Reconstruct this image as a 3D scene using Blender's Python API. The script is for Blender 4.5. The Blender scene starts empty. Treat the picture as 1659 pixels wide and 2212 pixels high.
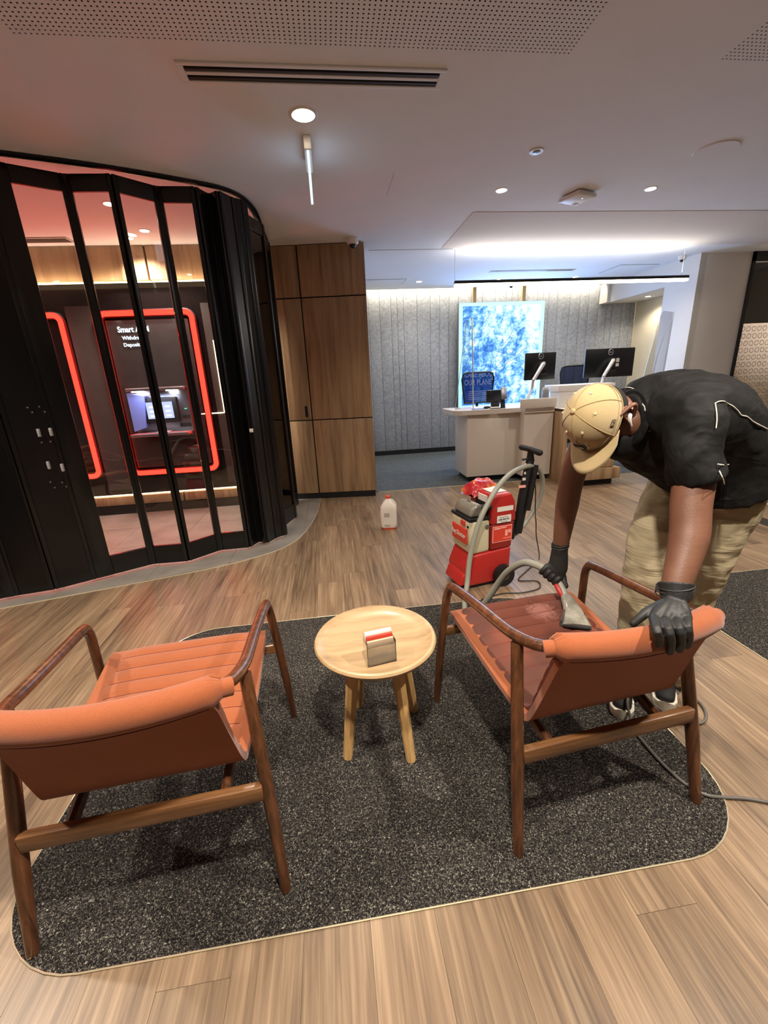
import bpy, bmesh, math, random
import numpy as np
from mathutils import Vector, Matrix
from mathutils.bvhtree import BVHTree
from math import pi, sin, cos, radians as RAD
random.seed(7)
SC = bpy.context.scene
COL = SC.collection

# ------------------------------------------------------------------ camera
FPX = 915.0; PPX, PPY = 829.5, 1106.0; CH = 1.45; CEIL = 2.84
def _basis():
    n = Vector((967.0-PPX, -(3960.0-PPY), -FPX)); up = -n.normalized()
    fw = Vector((0, 0, -1)); fh = (fw - fw.dot(up)*up).normalized(); rt = fh.cross(up)
    p = RAD(-6.5)
    Y = cos(p)*fh + sin(p)*rt; X = cos(p)*rt - sin(p)*fh
    return Matrix((X, Y, up))
RM = _basis()
cam = bpy.data.objects.new('camera', bpy.data.cameras.new('camera')); COL.objects.link(cam)
cam.matrix_world = Matrix.Translation((0, 0, CH)) @ RM.to_4x4()
cam.data.sensor_fit = 'HORIZONTAL'; cam.data.sensor_width = 36.0; cam.data.lens = 36.0*FPX/1659.0
cam.data.clip_start = 0.05
SC.camera = cam
def ray(px, py): return RM @ Vector((px-PPX, -(py-PPY), -FPX))
def at(px, py, z=None, Y=None, X=None):
    """survey helper: the point of a real plane (height, depth or side) that the photograph shows at a pixel"""
    d = ray(px, py); o = Vector((0, 0, CH))
    t = (z-CH)/d.z if z is not None else (Y/d.y if Y is not None else X/d.x)
    return o + d*t

# ------------------------------------------------------------------ world, exposure, lights
w = bpy.data.worlds.new('world'); SC.world = w; w.use_nodes = True
w.node_tree.nodes['Background'].inputs[0].default_value = (1.0, 0.86, 0.74, 1)
w.node_tree.nodes['Background'].inputs[1].default_value = 0.3
SC.view_settings.view_transform = 'Standard'; SC.view_settings.look = 'None'
SC.view_settings.exposure = 0.9; SC.view_settings.gamma = 1.0
try: SC.view_settings.use_curve_mapping = False
except Exception: pass
def light(name, kind, loc, power, color, size=0.1, target=None, size_y=None, spot=None, blend=0.6):
    L = bpy.data.lights.new(name, kind); L.energy = power; L.color = color
    if kind == 'AREA':
        L.shape = 'RECTANGLE' if size_y else 'DISK'; L.size = size
        if size_y: L.size_y = size_y
    else: L.shadow_soft_size = size
    if kind == 'SPOT': L.spot_size = RAD(spot or 110); L.spot_blend = blend
    o = bpy.data.objects.new(name, L); COL.objects.link(o); o.location = loc
    d = (Vector(target) if target else Vector((loc[0], loc[1], -10))) - Vector(loc)
    o.rotation_euler = d.to_track_quat('-Z', 'Y').to_euler()
    return o
WARM = (1.0, 0.89, 0.77); NEUT = (1.0, 0.92, 0.82); COOL = (0.72, 0.84, 1.0)
DOWN = [(-0.009, 2.915, 58, .077), (1.527, 3.90, 28, .05), (2.813, 3.87, 30, .05), (1.56, 7.3, 22, .05), (2.853, 7.3, 22, .05), (4.128, 7.23, 22, .05),
        (0.15, 0.30, 175, .05), (-1.6, 0.9, 105, .05), (1.75, 0.55, 165, .05), (3.9, 1.8, 95, .05), (4.2, 3.9, 40, .05), (-2.5, 1.9, 100, .05)]  # the last entry is an added, unseen downlight that brightens the left ceiling
for i, (x, y, p, r) in enumerate(DOWN):
    light('downlight_lamp', 'SPOT', (x, y, CEIL-.03), p, WARM if y < 7 else NEUT, size=.045, spot=135, blend=.8)
for (x, y) in ((-1.583, 4.15), (-1.566, 4.787), (-1.786, 5.0), (-3.0, 4.3)):
    light('lobby_lamp', 'SPOT', (x, y, CEIL-.03), 60, WARM, size=.04, spot=130)

# ------------------------------------------------------------------ mesh helpers
class MB:
    def __init__(s): s.v = []; s.f = []; s.s = []
    def add(s, vs, fs, smooth=False):
        n = len(s.v); s.v += [tuple(v) for v in vs]; s.f += [tuple(i+n for i in f) for f in fs]; s.s += [smooth]*len(fs); return s
    def box(s, c, d, bev=0.0, rot=None):
        x, y, z = d[0]/2, d[1]/2, d[2]/2
        if bev > 0:
            bm = bmesh.new(); bmesh.ops.create_cube(bm, size=1)
            for v in bm.verts: v.co = Vector((v.co.x*d[0], v.co.y*d[1], v.co.z*d[2]))
            bmesh.ops.bevel(bm, geom=bm.edges[:], offset=min(bev, .49*min(d)), segments=2, affect='EDGES', profile=.5)
            vs = [v.co.copy() for v in bm.verts]; bm.verts.index_update(); fs = [[v.index for v in f.verts] for f in bm.faces]; bm.free()
        else:
            vs = [Vector(p) for p in ((-x,-y,-z),(x,-y,-z),(x,y,-z),(-x,y,-z),(-x,-y,z),(x,-y,z),(x,y,z),(-x,y,z))]
            fs = [(0,3,2,1),(4,5,6,7),(0,1,5,4),(1,2,6,5),(2,3,7,6),(3,0,4,7)]
        if rot is not None: vs = [rot @ v for v in vs]
        c = Vector(c); return s.add([v+c for v in vs], fs, bev > 0)
    def b(s, x0, x1, y0, y1, z0, z1, bev=0.0):
        return s.box(((x0+x1)/2, (y0+y1)/2, (z0+z1)/2), (abs(x1-x0), abs(y1-y0), abs(z1-z0)), bev)
    def tube(s, pts, r, n=12, side=None, cap=True, round_end=False):
        """r: radius | list | list of (ra, rb); side: reference for the ra axis"""
        P = [Vector(p) for p in pts]; m = len(P)
        R = r if isinstance(r, (list, tuple)) and len(r) == m and not (m == 2 and not isinstance(r, list)) else [r]*m
        R = [(q, q) if not isinstance(q, (tuple, list)) else q for q in R]
        T = []
        for i in range(m):
            a = P[max(i-1, 0)]; b = P[min(i+1, m-1)]; T.append((b-a).normalized())
        if round_end:
            def ext(P0, T0, R0, sg):
                out = []
                for k in (0.35, 0.7, 0.93, 1.0):
                    f = math.sqrt(max(0, 1-k*k)) if k < 1 else 0.06
                    out.append((P0 + T0*sg*k*min(R0)*.95, T0, (R0[0]*f, R0[1]*f)))
                return out
            e1 = ext(P[-1], T[-1], R[-1], 1); e0 = ext(P[0], T[0], R[0], -1)[::-1]
            P = [a[0] for a in e0]+P+[a[0] for a in e1]; T = [a[1] for a in e0]+T+[a[1] for a in e1]; R = [a[2] for a in e0]+R+[a[2] for a in e1]; m = len(P)
        u = Vector(side) if side is not None else (Vector((0, 0, 1)) if abs(T[0].z) < .9 else Vector((1, 0, 0)))
        vs = []; fs = []
        for i in range(m):
            u = (Vector(side) if side is not None else u); u = (u - u.dot(T[i])*T[i]).normalized(); v = T[i].cross(u)
            for k in range(n):
                a = 2*pi*k/n; vs.append(P[i] + u*cos(a)*R[i][0] + v*sin(a)*R[i][1])
        for i in range(m-1):
            for k in range(n):
                a = i*n+k; b = i*n+(k+1) % n; fs.append((a, b, b+n, a+n))
        if cap: fs.append(tuple(range(n))[::-1]); fs.append(tuple((m-1)*n+k for k in range(n)))
        return s.add(vs, fs, True)
    def ell(s, c, rad, ax=None, nu=16, nv=10):
        vs = []; fs = []; c = Vector(c); ax = ax or (Vector((1,0,0)), Vector((0,1,0)), Vector((0,0,1)))
        for j in range(1, nv):
            t = pi*j/nv
            for k in range(nu):
                a = 2*pi*k/nu
                vs.append(c + ax[0]*rad[0]*sin(t)*cos(a) + ax[1]*rad[1]*sin(t)*sin(a) + ax[2]*rad[2]*cos(t))
        top = len(vs); vs.append(c+ax[2]*rad[2]); vs.append(c-ax[2]*rad[2])
        for j in range(nv-2):
            for k in range(nu):
                a = j*nu+k; b = j*nu+(k+1) % nu; fs.append((a, a+nu, b+nu, b))
        for k in range(nu):
            fs.append((top, k, (k+1) % nu)); fs.append((top+1, (nv-2)*nu+(k+1) % nu, (nv-2)*nu+k))
        return s.add(vs, fs, True)
    def lathe(s, c, prof, n=32, smooth=True):
        vs = []; fs = []; c = Vector(c); m = len(prof)
        for (r, z) in prof:
            for k in range(n): vs.append(c+Vector((r*cos(2*pi*k/n), r*sin(2*pi*k/n), z)))
        for i in range(m-1):
            for k in range(n): a = i*n+k; b = i*n+(k+1) % n; fs.append((a, b, b+n, a+n))
        fs.append(tuple(range(n))[::-1]); fs.append(tuple((m-1)*n+k for k in range(n)))
        return s.add(vs, fs, smooth)
    def prism(s, poly, z0, z1, plane='XY', smooth=False):
        """plane XY: extrude up z; XZ: poly is (x,z), extruded y from z0 to z1; YZ likewise along x"""
        n = len(poly)
        def P(a, b, h): return (a, b, h) if plane == 'XY' else ((a, h, b) if plane == 'XZ' else (h, a, b))
        vs = [P(a, b, z0) for a, b in poly]+[P(a, b, z1) for a, b in poly]
        fs = [tuple(range(n))[::-1], tuple(range(n, 2*n))]+[(i, (i+1) % n, (i+1) % n+n, i+n) for i in range(n)]
        if smooth:
            s.add(vs, fs[:2], False); return s.add(vs, fs[2:], True)
        return s.add(vs, fs, False)
    def grid(s, rows, thick=None):
        """rows: list of lists of points"""
        m = len(rows); n = len(rows[0]); vs = [Vector(p) for r in rows for p in r]
        fs = [(i*n+k, i*n+k+1, (i+1)*n+k+1, (i+1)*n+k) for i in range(m-1) for k in range(n-1)]
        return s.add(vs, fs, True)
    def mesh(s, name, sharp=35):
        me = bpy.data.meshes.new(name); me.from_pydata(s.v, [], s.f)
        me.polygons.foreach_set('use_smooth', s.s)
        bm = bmesh.new(); bm.from_mesh(me); bmesh.ops.recalc_face_normals(bm, faces=bm.faces[:]); bm.to_mesh(me); bm.free()
        if any(s.s) and sharp: me.set_sharp_from_angle(angle=RAD(sharp))
        me.update(); return me
def obj(name, mb, mat, parent=None, world=False, label=None, kind=None, sharp=35):
    me = mb.mesh(name, sharp) if isinstance(mb, MB) else mb
    o = bpy.data.objects.new(name, me); COL.objects.link(o)
    if mat is not None: me.materials.clear(); me.materials.append(mat)
    if parent is not None:
        if world: me.transform(Matrix(parent_mat(parent)).inverted())
        o.parent = parent
    if label: o['label'] = label
    if kind: o['kind'] = kind
    return o
def parent_mat(p):
    m = Matrix.Translation(p.location) @ p.rotation_euler.to_matrix().to_4x4()
    return parent_mat(p.parent) @ m if p.parent else m
def thing(name, label=None, cat=None, loc=(0, 0, 0), rz=0.0, group=None, kind=None):
    o = bpy.data.objects.new(name, None); COL.objects.link(o); o.location = loc; o.rotation_euler = (0, 0, rz); o.empty_display_size = .05
    tag(o, label, cat, group, kind); return o
def tag(o, label=None, cat=None, group=None, kind=None):
    if label: o['label'] = label
    if cat: o['category'] = cat
    if group: o['group'] = group
    if kind: o['kind'] = kind
    return o
def copy_obj(o, parent=None):
    c = o.copy(); COL.objects.link(c)
    if parent is not None: c.parent = parent
    return c
def copy_thing(o, loc, rz=None, label=None):
    r = copy_obj(o); r.location = loc
    if rz is not None: r.rotation_euler = (0, 0, rz)
    if label: r['label'] = label
    for ch in list(o.children):
        c = copy_obj(ch, r)
        for g in list(ch.children): copy_obj(g, c)
    return r
def text(name, body, size, mat, parent, loc, rot, depth=.001, align='LEFT', bold=0.0, sx=1.0):
    cu = bpy.data.curves.new(name, 'FONT'); cu.body = body; cu.size = size; cu.extrude = depth/2; cu.align_x = align; cu.offset = bold; cu.resolution_u = 3
    t = bpy.data.objects.new(name, cu); COL.objects.link(t)
    me = bpy.data.meshes.new_from_object(t.evaluated_get(bpy.context.evaluated_depsgraph_get()))
    bpy.data.objects.remove(t)
    me.transform(Matrix.Translation(loc) @ rot @ Matrix.Diagonal((sx, 1, 1, 1)))
    o = bpy.data.objects.new(name, me); COL.objects.link(o); me.materials.clear(); me.materials.append(mat); o.parent = parent
    return o
FRONT = Matrix.Rotation(pi/2, 4, 'X')            # text standing up, read from -Y
def ray_path(mb_obj, pixels, off=.002):
    """points where sight lines through the listed pixels meet a built surface"""
    bvh = BVHTree.FromObject(mb_obj, bpy.context.evaluated_depsgraph_get()); out = []
    M = parent_mat(mb_obj); Mi = M.inverted()
    for (x, y) in pixels:
        d = ray(x, y).normalized(); o0 = Mi @ Vector((0, 0, CH)); dd = (Mi.to_3x3() @ d).normalized()
        h, n, i, dist = bvh.ray_cast(o0, dd)
        if h is not None: out.append((M @ (h + n*off), (M.to_3x3() @ n).normalized()))
    return out
def smooth_path(P, sub=4):
    P = [Vector(p) for p in P]; out = []
    for i in range(len(P)-1):
        p0 = P[max(i-1, 0)]; p1 = P[i]; p2 = P[i+1]; p3 = P[min(i+2, len(P)-1)]
        for k in range(sub):
            t = k/sub
            out.append(0.5*((2*p1)+(-p0+p2)*t+(2*p0-5*p1+4*p2-p3)*t*t+(-p0+3*p1-3*p2+p3)*t**3))
    out.append(P[-1]); return out
def lerp_list(r, m):
    n = len(r); out = []
    for i in range(m):
        t = i/(m-1)*(n-1); a = int(min(t, n-2)); f = t-a
        if isinstance(r[0], tuple): out.append(tuple(r[a][k]*(1-f)+r[a+1][k]*f for k in range(2)))
        else: out.append(r[a]*(1-f)+r[a+1]*f)
    return out
def voxel(mb, size, it=4, fac=.5):
    o = obj('tmp', mb, None); m = o.modifiers.new('r', 'REMESH'); m.mode = 'VOXEL'; m.voxel_size = size; m.use_smooth_shade = True
    if it: sm = o.modifiers.new('s', 'SMOOTH'); sm.factor = fac; sm.iterations = it
    dg = bpy.context.evaluated_depsgraph_get(); me = bpy.data.meshes.new_from_object(o.evaluated_get(dg)); bpy.data.objects.remove(o)
    me.polygons.foreach_set('use_smooth', [True]*len(me.polygons)); return me

# ------------------------------------------------------------------ materials
def srgb(r, g, b):
    return tuple(((c/255)/12.92 if c/255 <= .04045 else ((c/255+.055)/1.055)**2.4) for c in (r, g, b))+(1,)
class N:
    def __init__(s, name):
        s.m = bpy.data.materials.new(name); s.m.use_nodes = True; s.t = s.m.node_tree; s.p = s.t.nodes['Principled BSDF']; s.o = s.t.nodes['Material Output']
    def n(s, typ, **kw):
        nd = s.t.nodes.new(typ)
        for k, v in kw.items():
            if k.startswith('i_'): nd.inputs[k[2:].replace('_', ' ')].default_value = v
            else: setattr(nd, k, v)
        return nd
    def l(s, a, b): s.t.links.new(a, b)
    def co(s, scale=(1, 1, 1), rnd=False, rot=(0, 0, 0)):
        c = s.n('ShaderNodeTexCoord'); mp = s.n('ShaderNodeMapping'); mp.inputs['Scale'].default_value = scale; mp.inputs['Rotation'].default_value = rot
        s.l(c.outputs['Object'], mp.inputs['Vector'])
        if rnd:
            oi = s.n('ShaderNodeObjectInfo'); mu = s.n('ShaderNodeMath', operation='MULTIPLY'); mu.inputs[1].default_value = 37.0; s.l(oi.outputs['Random'], mu.inputs[0])
            cb = s.n('ShaderNodeCombineXYZ'); 
            for k in range(3): s.l(mu.outputs[0], cb.inputs[k])
            s.l(cb.outputs[0], mp.inputs['Location']); s.rnd = oi.outputs['Random']
        return mp.outputs[0]
    def noise(s, vec, scale, detail=3, rough=.5, dist=0.0):
        nd = s.n('ShaderNodeTexNoise'); nd.inputs['Scale'].default_value = scale; nd.inputs['Detail'].default_value = detail; nd.inputs['Roughness'].default_value = rough; nd.inputs['Distortion'].default_value = dist
        s.l(vec, nd.inputs['Vector']); return nd.outputs['Fac']
    def ramp(s, fac, stops):
        r = s.n('ShaderNodeValToRGB'); e = r.color_ramp.elements
        e[0].position, e[0].color = stops[0]; e[1].position, e[1].color = stops[-1]
        for p, c in stops[1:-1]:
            q = e.new(p); q.color = c
        s.l(fac, r.inputs[0]); return r.outputs[0]
    def mix(s, fac, a, b, mode='MIX'):
        m = s.n('ShaderNodeMix', data_type='RGBA', blend_type=mode)
        for sock, v in ((m.inputs[0], fac), (m.inputs[6], a), (m.inputs[7], b)):
            if hasattr(v, 'links') or hasattr(v, 'is_linked'): s.l(v, sock)
            else: sock.default_value = v
        return m.outputs[2]
    def bump(s, h, strength=.3, dist=.002):
        b = s.n('ShaderNodeBump'); b.inputs['Strength'].default_value = strength; b.inputs['Distance'].default_value = dist
        s.l(h, b.inputs['Height']); s.l(b.outputs[0], s.p.inputs['Normal']); return s
    def base(s, v):
        if hasattr(v, 'is_linked'): s.l(v, s.p.inputs['Base Color'])
        else: s.p.inputs['Base Color'].default_value = v
        return s
    def set(s, **kw):
        for k, v in kw.items(): s.p.inputs[k.replace('_', ' ')].default_value = v
        return s
def plain(name, rgb, rough=.5, var=.06, scale=8, metal=0.0, bump=0.0, bscale=60, **kw):
    a = N(name); c = srgb(*rgb); v = a.co()
    f = a.noise(v, scale, 3)
    a.base(a.ramp(f, [(.25, tuple(x*(1-var) for x in c[:3])+(1,)), (.75, tuple(min(1, x*(1+var)) for x in c[:3])+(1,))]))
    a.set(Roughness=rough, Metallic=metal, **kw)
    if bump: a.bump(a.noise(v, bscale, 4), bump, .003)
    return a.m
def emit(name, rgb, strength):
    a = N(name); e = a.n('ShaderNodeEmission'); e.inputs[0].default_value = tuple(rgb)+(1,); e.inputs[1].default_value = strength; a.l(e.outputs[0], a.o.inputs[0]); return a.m
def wood(name, cols, sc=(30, 30, 2.2), rough=.4, rnd=False, rot=(0, 0, 0), bump=.12, ring=1.0, coat=0.0, rv=.0):
    a = N(name); v = a.co(sc, rnd, rot)
    f1 = a.noise(v, 1.0, 5, .6, .6); f2 = a.noise(v, 6.0, 3, .6, .3)
    m = a.n('ShaderNodeMath', operation='MULTIPLY_ADD'); m.inputs[1].default_value = .25; a.l(f2, m.inputs[0]); a.l(f1, m.inputs[2])
    n = len(cols); col = a.ramp(m.outputs[0], [(.38+.42*i/(n-1), srgb(*c)) for i, c in enumerate(cols)])
    if rnd and rv:
        hs = a.n('ShaderNodeHueSaturation'); mr = a.n('ShaderNodeMapRange'); mr.inputs[3].default_value = 1-rv; mr.inputs[4].default_value = 1+rv
        a.l(a.rnd, mr.inputs[0]); a.l(mr.outputs[0], hs.inputs['Value']); a.l(col, hs.inputs['Color']); col = hs.outputs[0]
    a.base(col).set(Roughness=rough, Coat_Weight=coat, Coat_Roughness=.15); a.bump(m.outputs[0], bump, .001); return a.m
def fabric(name, c1, c2, scale=900, rough=.9, bump=.35):
    a = N(name); v = a.co(); f = a.noise(v, scale, 2, .6); g = a.noise(v, 14, 3)
    k = a.ramp(f, [(.35, srgb(*c1)), (.65, srgb(*c2))])
    h = a.n('ShaderNodeHueSaturation'); mr = a.n('ShaderNodeMapRange'); mr.inputs[3].default_value = .9; mr.inputs[4].default_value = 1.1
    a.l(g, mr.inputs[0]); a.l(mr.outputs[0], h.inputs['Value']); a.l(k, h.inputs['Color'])
    a.base(h.outputs[0]).set(Roughness=rough, Sheen_Weight=.25); a.bump(f, bump, .001); return a.m
def speck(name, stops, scale=320, rough=.95):
    a = N(name); v = a.co(); f = a.noise(v, scale, 3, .75, 1.2); g = a.noise(v, 6, 3)
    c = a.ramp(f, [(p, srgb(*c_)) for p, c_ in stops])
    h = a.n('ShaderNodeHueSaturation'); mr = a.n('ShaderNodeMapRange'); mr.inputs[3].default_value = .82; mr.inputs[4].default_value = 1.18
    a.l(g, mr.inputs[0]); a.l(mr.outputs[0], h.inputs['Value']); a.l(c, h.inputs['Color'])
    a.base(h.outputs[0]).set(Roughness=rough, Specular_IOR_Level=.1); a.bump(f, .6, .003); return a.m
def glass(name, tint=(1, 1, 1), refl=.10, rough=.0, wavy=0.0):
    a = N(name); t = a.n('ShaderNodeBsdfTransparent'); t.inputs[0].default_value = tuple(tint)+(1,)
    g = a.n('ShaderNodeBsdfGlossy'); g.inputs['Roughness'].default_value = rough; lw = a.n('ShaderNodeFresnel'); lw.inputs[0].default_value = 1.5
    m = a.n('ShaderNodeMixShader'); mm = a.n('ShaderNodeMath', operation='MULTIPLY'); mm.inputs[1].default_value = refl/.04
    a.l(lw.outputs[0], mm.inputs[0]); mm.use_clamp = True; a.l(mm.outputs[0], m.inputs[0]); a.l(t.outputs[0], m.inputs[1]); a.l(g.outputs[0], m.inputs[2]); a.l(m.outputs[0], a.o.inputs[0])
    if wavy:
        b = a.n('ShaderNodeBump'); b.inputs['Strength'].default_value = wavy; b.inputs['Distance'].default_value = .01; a.l(a.noise(a.co(), 5, 1), b.inputs['Height']); a.l(b.outputs[0], g.inputs['Normal'])
    return a.m
MT = {}
MT['ceil'] = plain('ceiling_paint', (240, 243, 248), .9, .02, 3)
MT['wallw'] = plain('white_wall_paint', (226, 220, 212), .8, .02, 3)
a = N('floor_plank_wood'); v = a.co((9, .9, 9), True); v2 = a.co((70, 2.2, 70), True)
f1 = a.noise(v, 1.0, 4, .6, .9); f2 = a.noise(v2, 1.0, 4, .65, .5); f3 = a.noise(a.co((2.2, .8, 2)), 1.0, 3)
c1 = a.ramp(f1, [(.30, srgb(70, 56, 44)), (.44, srgb(114, 93, 72)), (.60, srgb(138, 115, 90)), (.78, srgb(154, 132, 105))])
c2 = a.mix(.42, c1, a.ramp(f2, [(.32, srgb(74, 58, 44)), (.5, srgb(128, 106, 82)), (.68, srgb(176, 152, 122))]))
hs = a.n('ShaderNodeHueSaturation'); mr = a.n('ShaderNodeMapRange'); mr.inputs[3].default_value = .84; mr.inputs[4].default_value = 1.14
a.l(a.rnd, mr.inputs[0]); a.l(mr.outputs[0], hs.inputs['Value']); a.l(c2, hs.inputs['Color'])
a.base(hs.outputs[0]).set(Roughness=.36); a.bump(f2, .16, .0012); MT['plank'] = a.m
MT['stone'] = plain('grey_stone_tile', (132, 126, 118), .45, .22, 4, bump=.1, bscale=30)
MT['brass'] = plain('brass_trim', (225, 214, 180), .3, .03, metal=.6)
MT['rug'] = speck('speckled_carpet', [(.41, (17, 15, 16)), (.51, (40, 37, 36)), (.57, (72, 68, 63)), (.615, (122, 118, 107)), (.69, (190, 187, 170))], 200)
MT['carpetb'] = speck('grey_green_carpet', [(.35, (60, 62, 62)), (.55, (92, 96, 96)), (.70, (128, 132, 130))], 90)
MT['orange'] = fabric('orange_fabric', (132, 65, 30), (156, 86, 44))
MT['wet'] = fabric('wet_orange_fabric', (104, 48, 34), (130, 62, 44))
a = N('wet_pad_fabric'); v = a.co(); f = a.noise(v, 900, 2, .6); k = a.ramp(f, [(.35, srgb(68, 33, 22)), (.65, srgb(86, 44, 30))])
big = a.noise(v, 3.2, 2, .5); k2 = a.mix(a.ramp(big, [(.44, (0, 0, 0, 1)), (.56, (1, 1, 1, 1))]), k, srgb(108, 54, 36))
vd = a.n('ShaderNodeVectorMath', operation='DISTANCE'); vd.inputs[1].default_value = (.075, .575, .46); a.l(v, vd.inputs[0])
nz = a.noise(v, 40, 4, .7, 1.5); mm = a.n('ShaderNodeMath', operation='MULTIPLY_ADD'); mm.inputs[1].default_value = .13; a.l(nz, mm.inputs[0]); a.l(vd.outputs['Value'], mm.inputs[2])
k3 = a.mix(a.ramp(mm.outputs[0], [(.09, (1, 1, 1, 1)), (.135, (0, 0, 0, 1))]), k2, srgb(150, 98, 86))
a.base(k3).set(Roughness=.8); a.bump(f, .35, .001); MT['wet'] = a.m
MT['seam'] = plain('dark_seam_thread', (96, 40, 24), .9)
MT['walnut'] = wood('walnut_wood', [(46, 26, 14), (78, 46, 26), (106, 66, 40)], (40, 40, 3), .3, coat=.35)
MT['walnutx'] = wood('walnut_rail_wood', [(74, 46, 24), (108, 72, 42), (134, 94, 58)], (3, 40, 40), .35, coat=.3)
MT['oak'] = wood('oak_wood', [(146, 118, 84), (168, 140, 102), (178, 152, 114)], (3, 28, 28), .38, coat=.15)
MT['oakleg'] = wood('oak_leg_wood', [(176, 134, 82), (204, 164, 106), (216, 178, 120)], (34, 34, 3), .4)
MT['cab'] = wood('cabinet_veneer', [(118, 92, 66), (150, 120, 88), (172, 142, 106), (182, 152, 116)], (11, 11, .7), .5, True, bump=.05, rv=.03)
MT['black'] = plain('black_metal', (9, 9, 10), .28, .1)
MT['blackm'] = plain('black_matt', (12, 12, 13), .6, .1)
MT['blackg'] = plain('black_gloss_panel', (20, 15, 15), .07, .1)
MT['darkp'] = plain('dark_grey_panel', (62, 56, 54), .25, .1)
MT['chrome'] = plain('chrome', (210, 210, 210), .15, .02, metal=1.0)
MT['steel'] = plain('brushed_steel', (150, 152, 160), .35, .05, metal=.9)
MT['neon'] = emit('red_neon', (1, .018, .010), 5.0)
MT['neonback'] = plain('neon_channel', (60, 8, 8), .4)
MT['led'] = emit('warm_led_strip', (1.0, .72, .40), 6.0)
MT['ledlite'] = emit('white_led_strip', (1.0, .86, .66), 3.0)
MT['pend'] = emit('pendant_diffuser', (1.0, .93, .80), 5.0)
MT['lamp'] = emit('downlight_lens', (1.0, .82, .58), 14.0)
MT['lampw'] = emit('white_lens', (1.0, .95, .86), 8.0)
MT['white'] = plain('white_plastic', (232, 230, 226), .4, .02)
MT['whitel'] = plain('white_laminate', (214, 204, 192), .45, .02)
MT['grill'] = plain('grey_grille', (190, 182, 176), .6, .03)
MT['felt'] = N('grey_felt').m
a = N('grey_felt'); v = a.co((1, 1, 1), True); f = a.noise(v, 26, 5, .7); g = a.noise(v, 4, 3)
a.base(a.ramp(f, [(.3, srgb(132, 135, 138)), (.7, srgb(178, 181, 184))])).set(Roughness=.95); a.bump(f, .3, .003); MT['felt'] = a.m
MT['pane'] = glass('clear_pane', (.93, .91, .9), .055, 0, .12)
MT['acryl'] = glass('acrylic_sheet', (.95, .96, .97), .09)
MT['win'] = glass('window_glass', (.9, .88, .84), .06)
MT['acryledge'] = plain('acrylic_edge', (206, 214, 220), .2)
MT['skin'] = plain('brown_skin', (108, 73, 55), .5, .1, 20, bump=.15, bscale=200, Subsurface_Weight=.05)
MT['hair'] = plain('black_hair', (14, 11, 10), .8, .2, 60, bump=.6, bscale=500)
a = N('black_polyester_shirt'); v = a.co((7, 16, 9), rot=(.5, .6, .4)); f = a.noise(v, 1.0, 2, .45, 1.6); f3 = a.noise(a.co(), 16, 3)
a.base(srgb(10, 10, 10)).set(Roughness=.75, Specular_IOR_Level=.25); mq = a.n('ShaderNodeMath', operation='MULTIPLY_ADD'); mq.inputs[1].default_value = .15; a.l(f3, mq.inputs[0]); a.l(f, mq.inputs[2]); a.bump(mq.outputs[0], .5, .018); MT['shirt'] = a.m
a = N('khaki_trousers'); v = a.co(); f = a.noise(a.co((4, 4, 22)), 1.0, 2, .5, 1.5); f2 = a.noise(v, 900, 2)
a.base(a.ramp(f2, [(.3, srgb(146, 134, 106)), (.7, srgb(164, 152, 122))])).set(Roughness=.9); a.bump(f, .55, .010); MT['khaki'] = a.m
MT['cap'] = fabric('tan_cap_fabric', (156, 136, 96), (176, 156, 114), 900, .95, .3)
MT['glove'] = plain('black_nitrile', (29, 30, 29), .58, .12, 30, bump=.3, bscale=60)
MT['shoeb'] = plain('black_mesh_shoe', (18, 17, 18), .7, .2, bump=.4, bscale=400)
MT['sole'] = plain('white_sole', (226, 220, 204), .5)
MT['red'] = plain('red_plastic', (170, 40, 36), .35, .05)
MT['redd'] = plain('dark_red_plastic', (140, 34, 30), .4, .05)
MT['cream'] = plain('cream_plastic', (198, 190, 158), .35, .04)
MT['domeg'] = plain('smoked_clear_dome', (122, 118, 106), .15, .1)
MT['hose'] = plain('grey_beige_hose', (142, 141, 127), .45, .05)
MT['cordg'] = plain('grey_cable', (92, 88, 82), .5)
MT['clearg'] = plain('wet_clear_plastic', (128, 125, 114), .12, .25, 40)
MT['label'] = plain('paper_label', (222, 216, 206), .6, .02)
MT['labelr'] = plain('red_label', (206, 62, 44), .5, .05)
MT['pink'] = plain('pink_print', (240, 168, 156), .5)
MT['ink'] = plain('black_ink', (30, 26, 26), .6)
MT['inkr'] = plain('red_ink', (216, 96, 96), .6)
MT['jug'] = plain('translucent_white_plastic', (222, 214, 202), .35, .03, Subsurface_Weight=.1)
MT['jugred'] = plain('orange_red_cap', (214, 74, 48), .4)
MT['screenb'] = plain('monitor_black', (16, 17, 20), .35)
MT['mesh'] = glass('blue_mesh', (.35, .38, .5), .02)
MT['silver'] = plain('silver_arm', (206, 206, 208), .25, .03, metal=.5)
MT['txt'] = emit('lit_lettering', (.75, .9, 1.0), 1.4)
MT['txtw'] = emit('backlit_white_letters', (.80, .90, 1.0), .75)
MT['scr'] = emit('atm_screen', (.55, .66, .95), .8)
MT['scrw'] = emit('atm_screen_icon', (.85, .9, 1.0), .9)
MT['cyan'] = emit('lightbox_edge', (.45, .95, 1.0), .9)
a = N('lightbox_foliage'); v = a.co(); f = a.noise(v, 9, 8, .78, .3); g = a.noise(v, 2.2, 2)
sx3 = a.n('ShaderNodeSeparateXYZ'); a.l(v, sx3.inputs[0]); gx = a.n('ShaderNodeMath', operation='MULTIPLY_ADD'); gx.inputs[1].default_value = .10; gx.inputs[2].default_value = -.07; a.l(sx3.outputs[0], gx.inputs[0])
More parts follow.
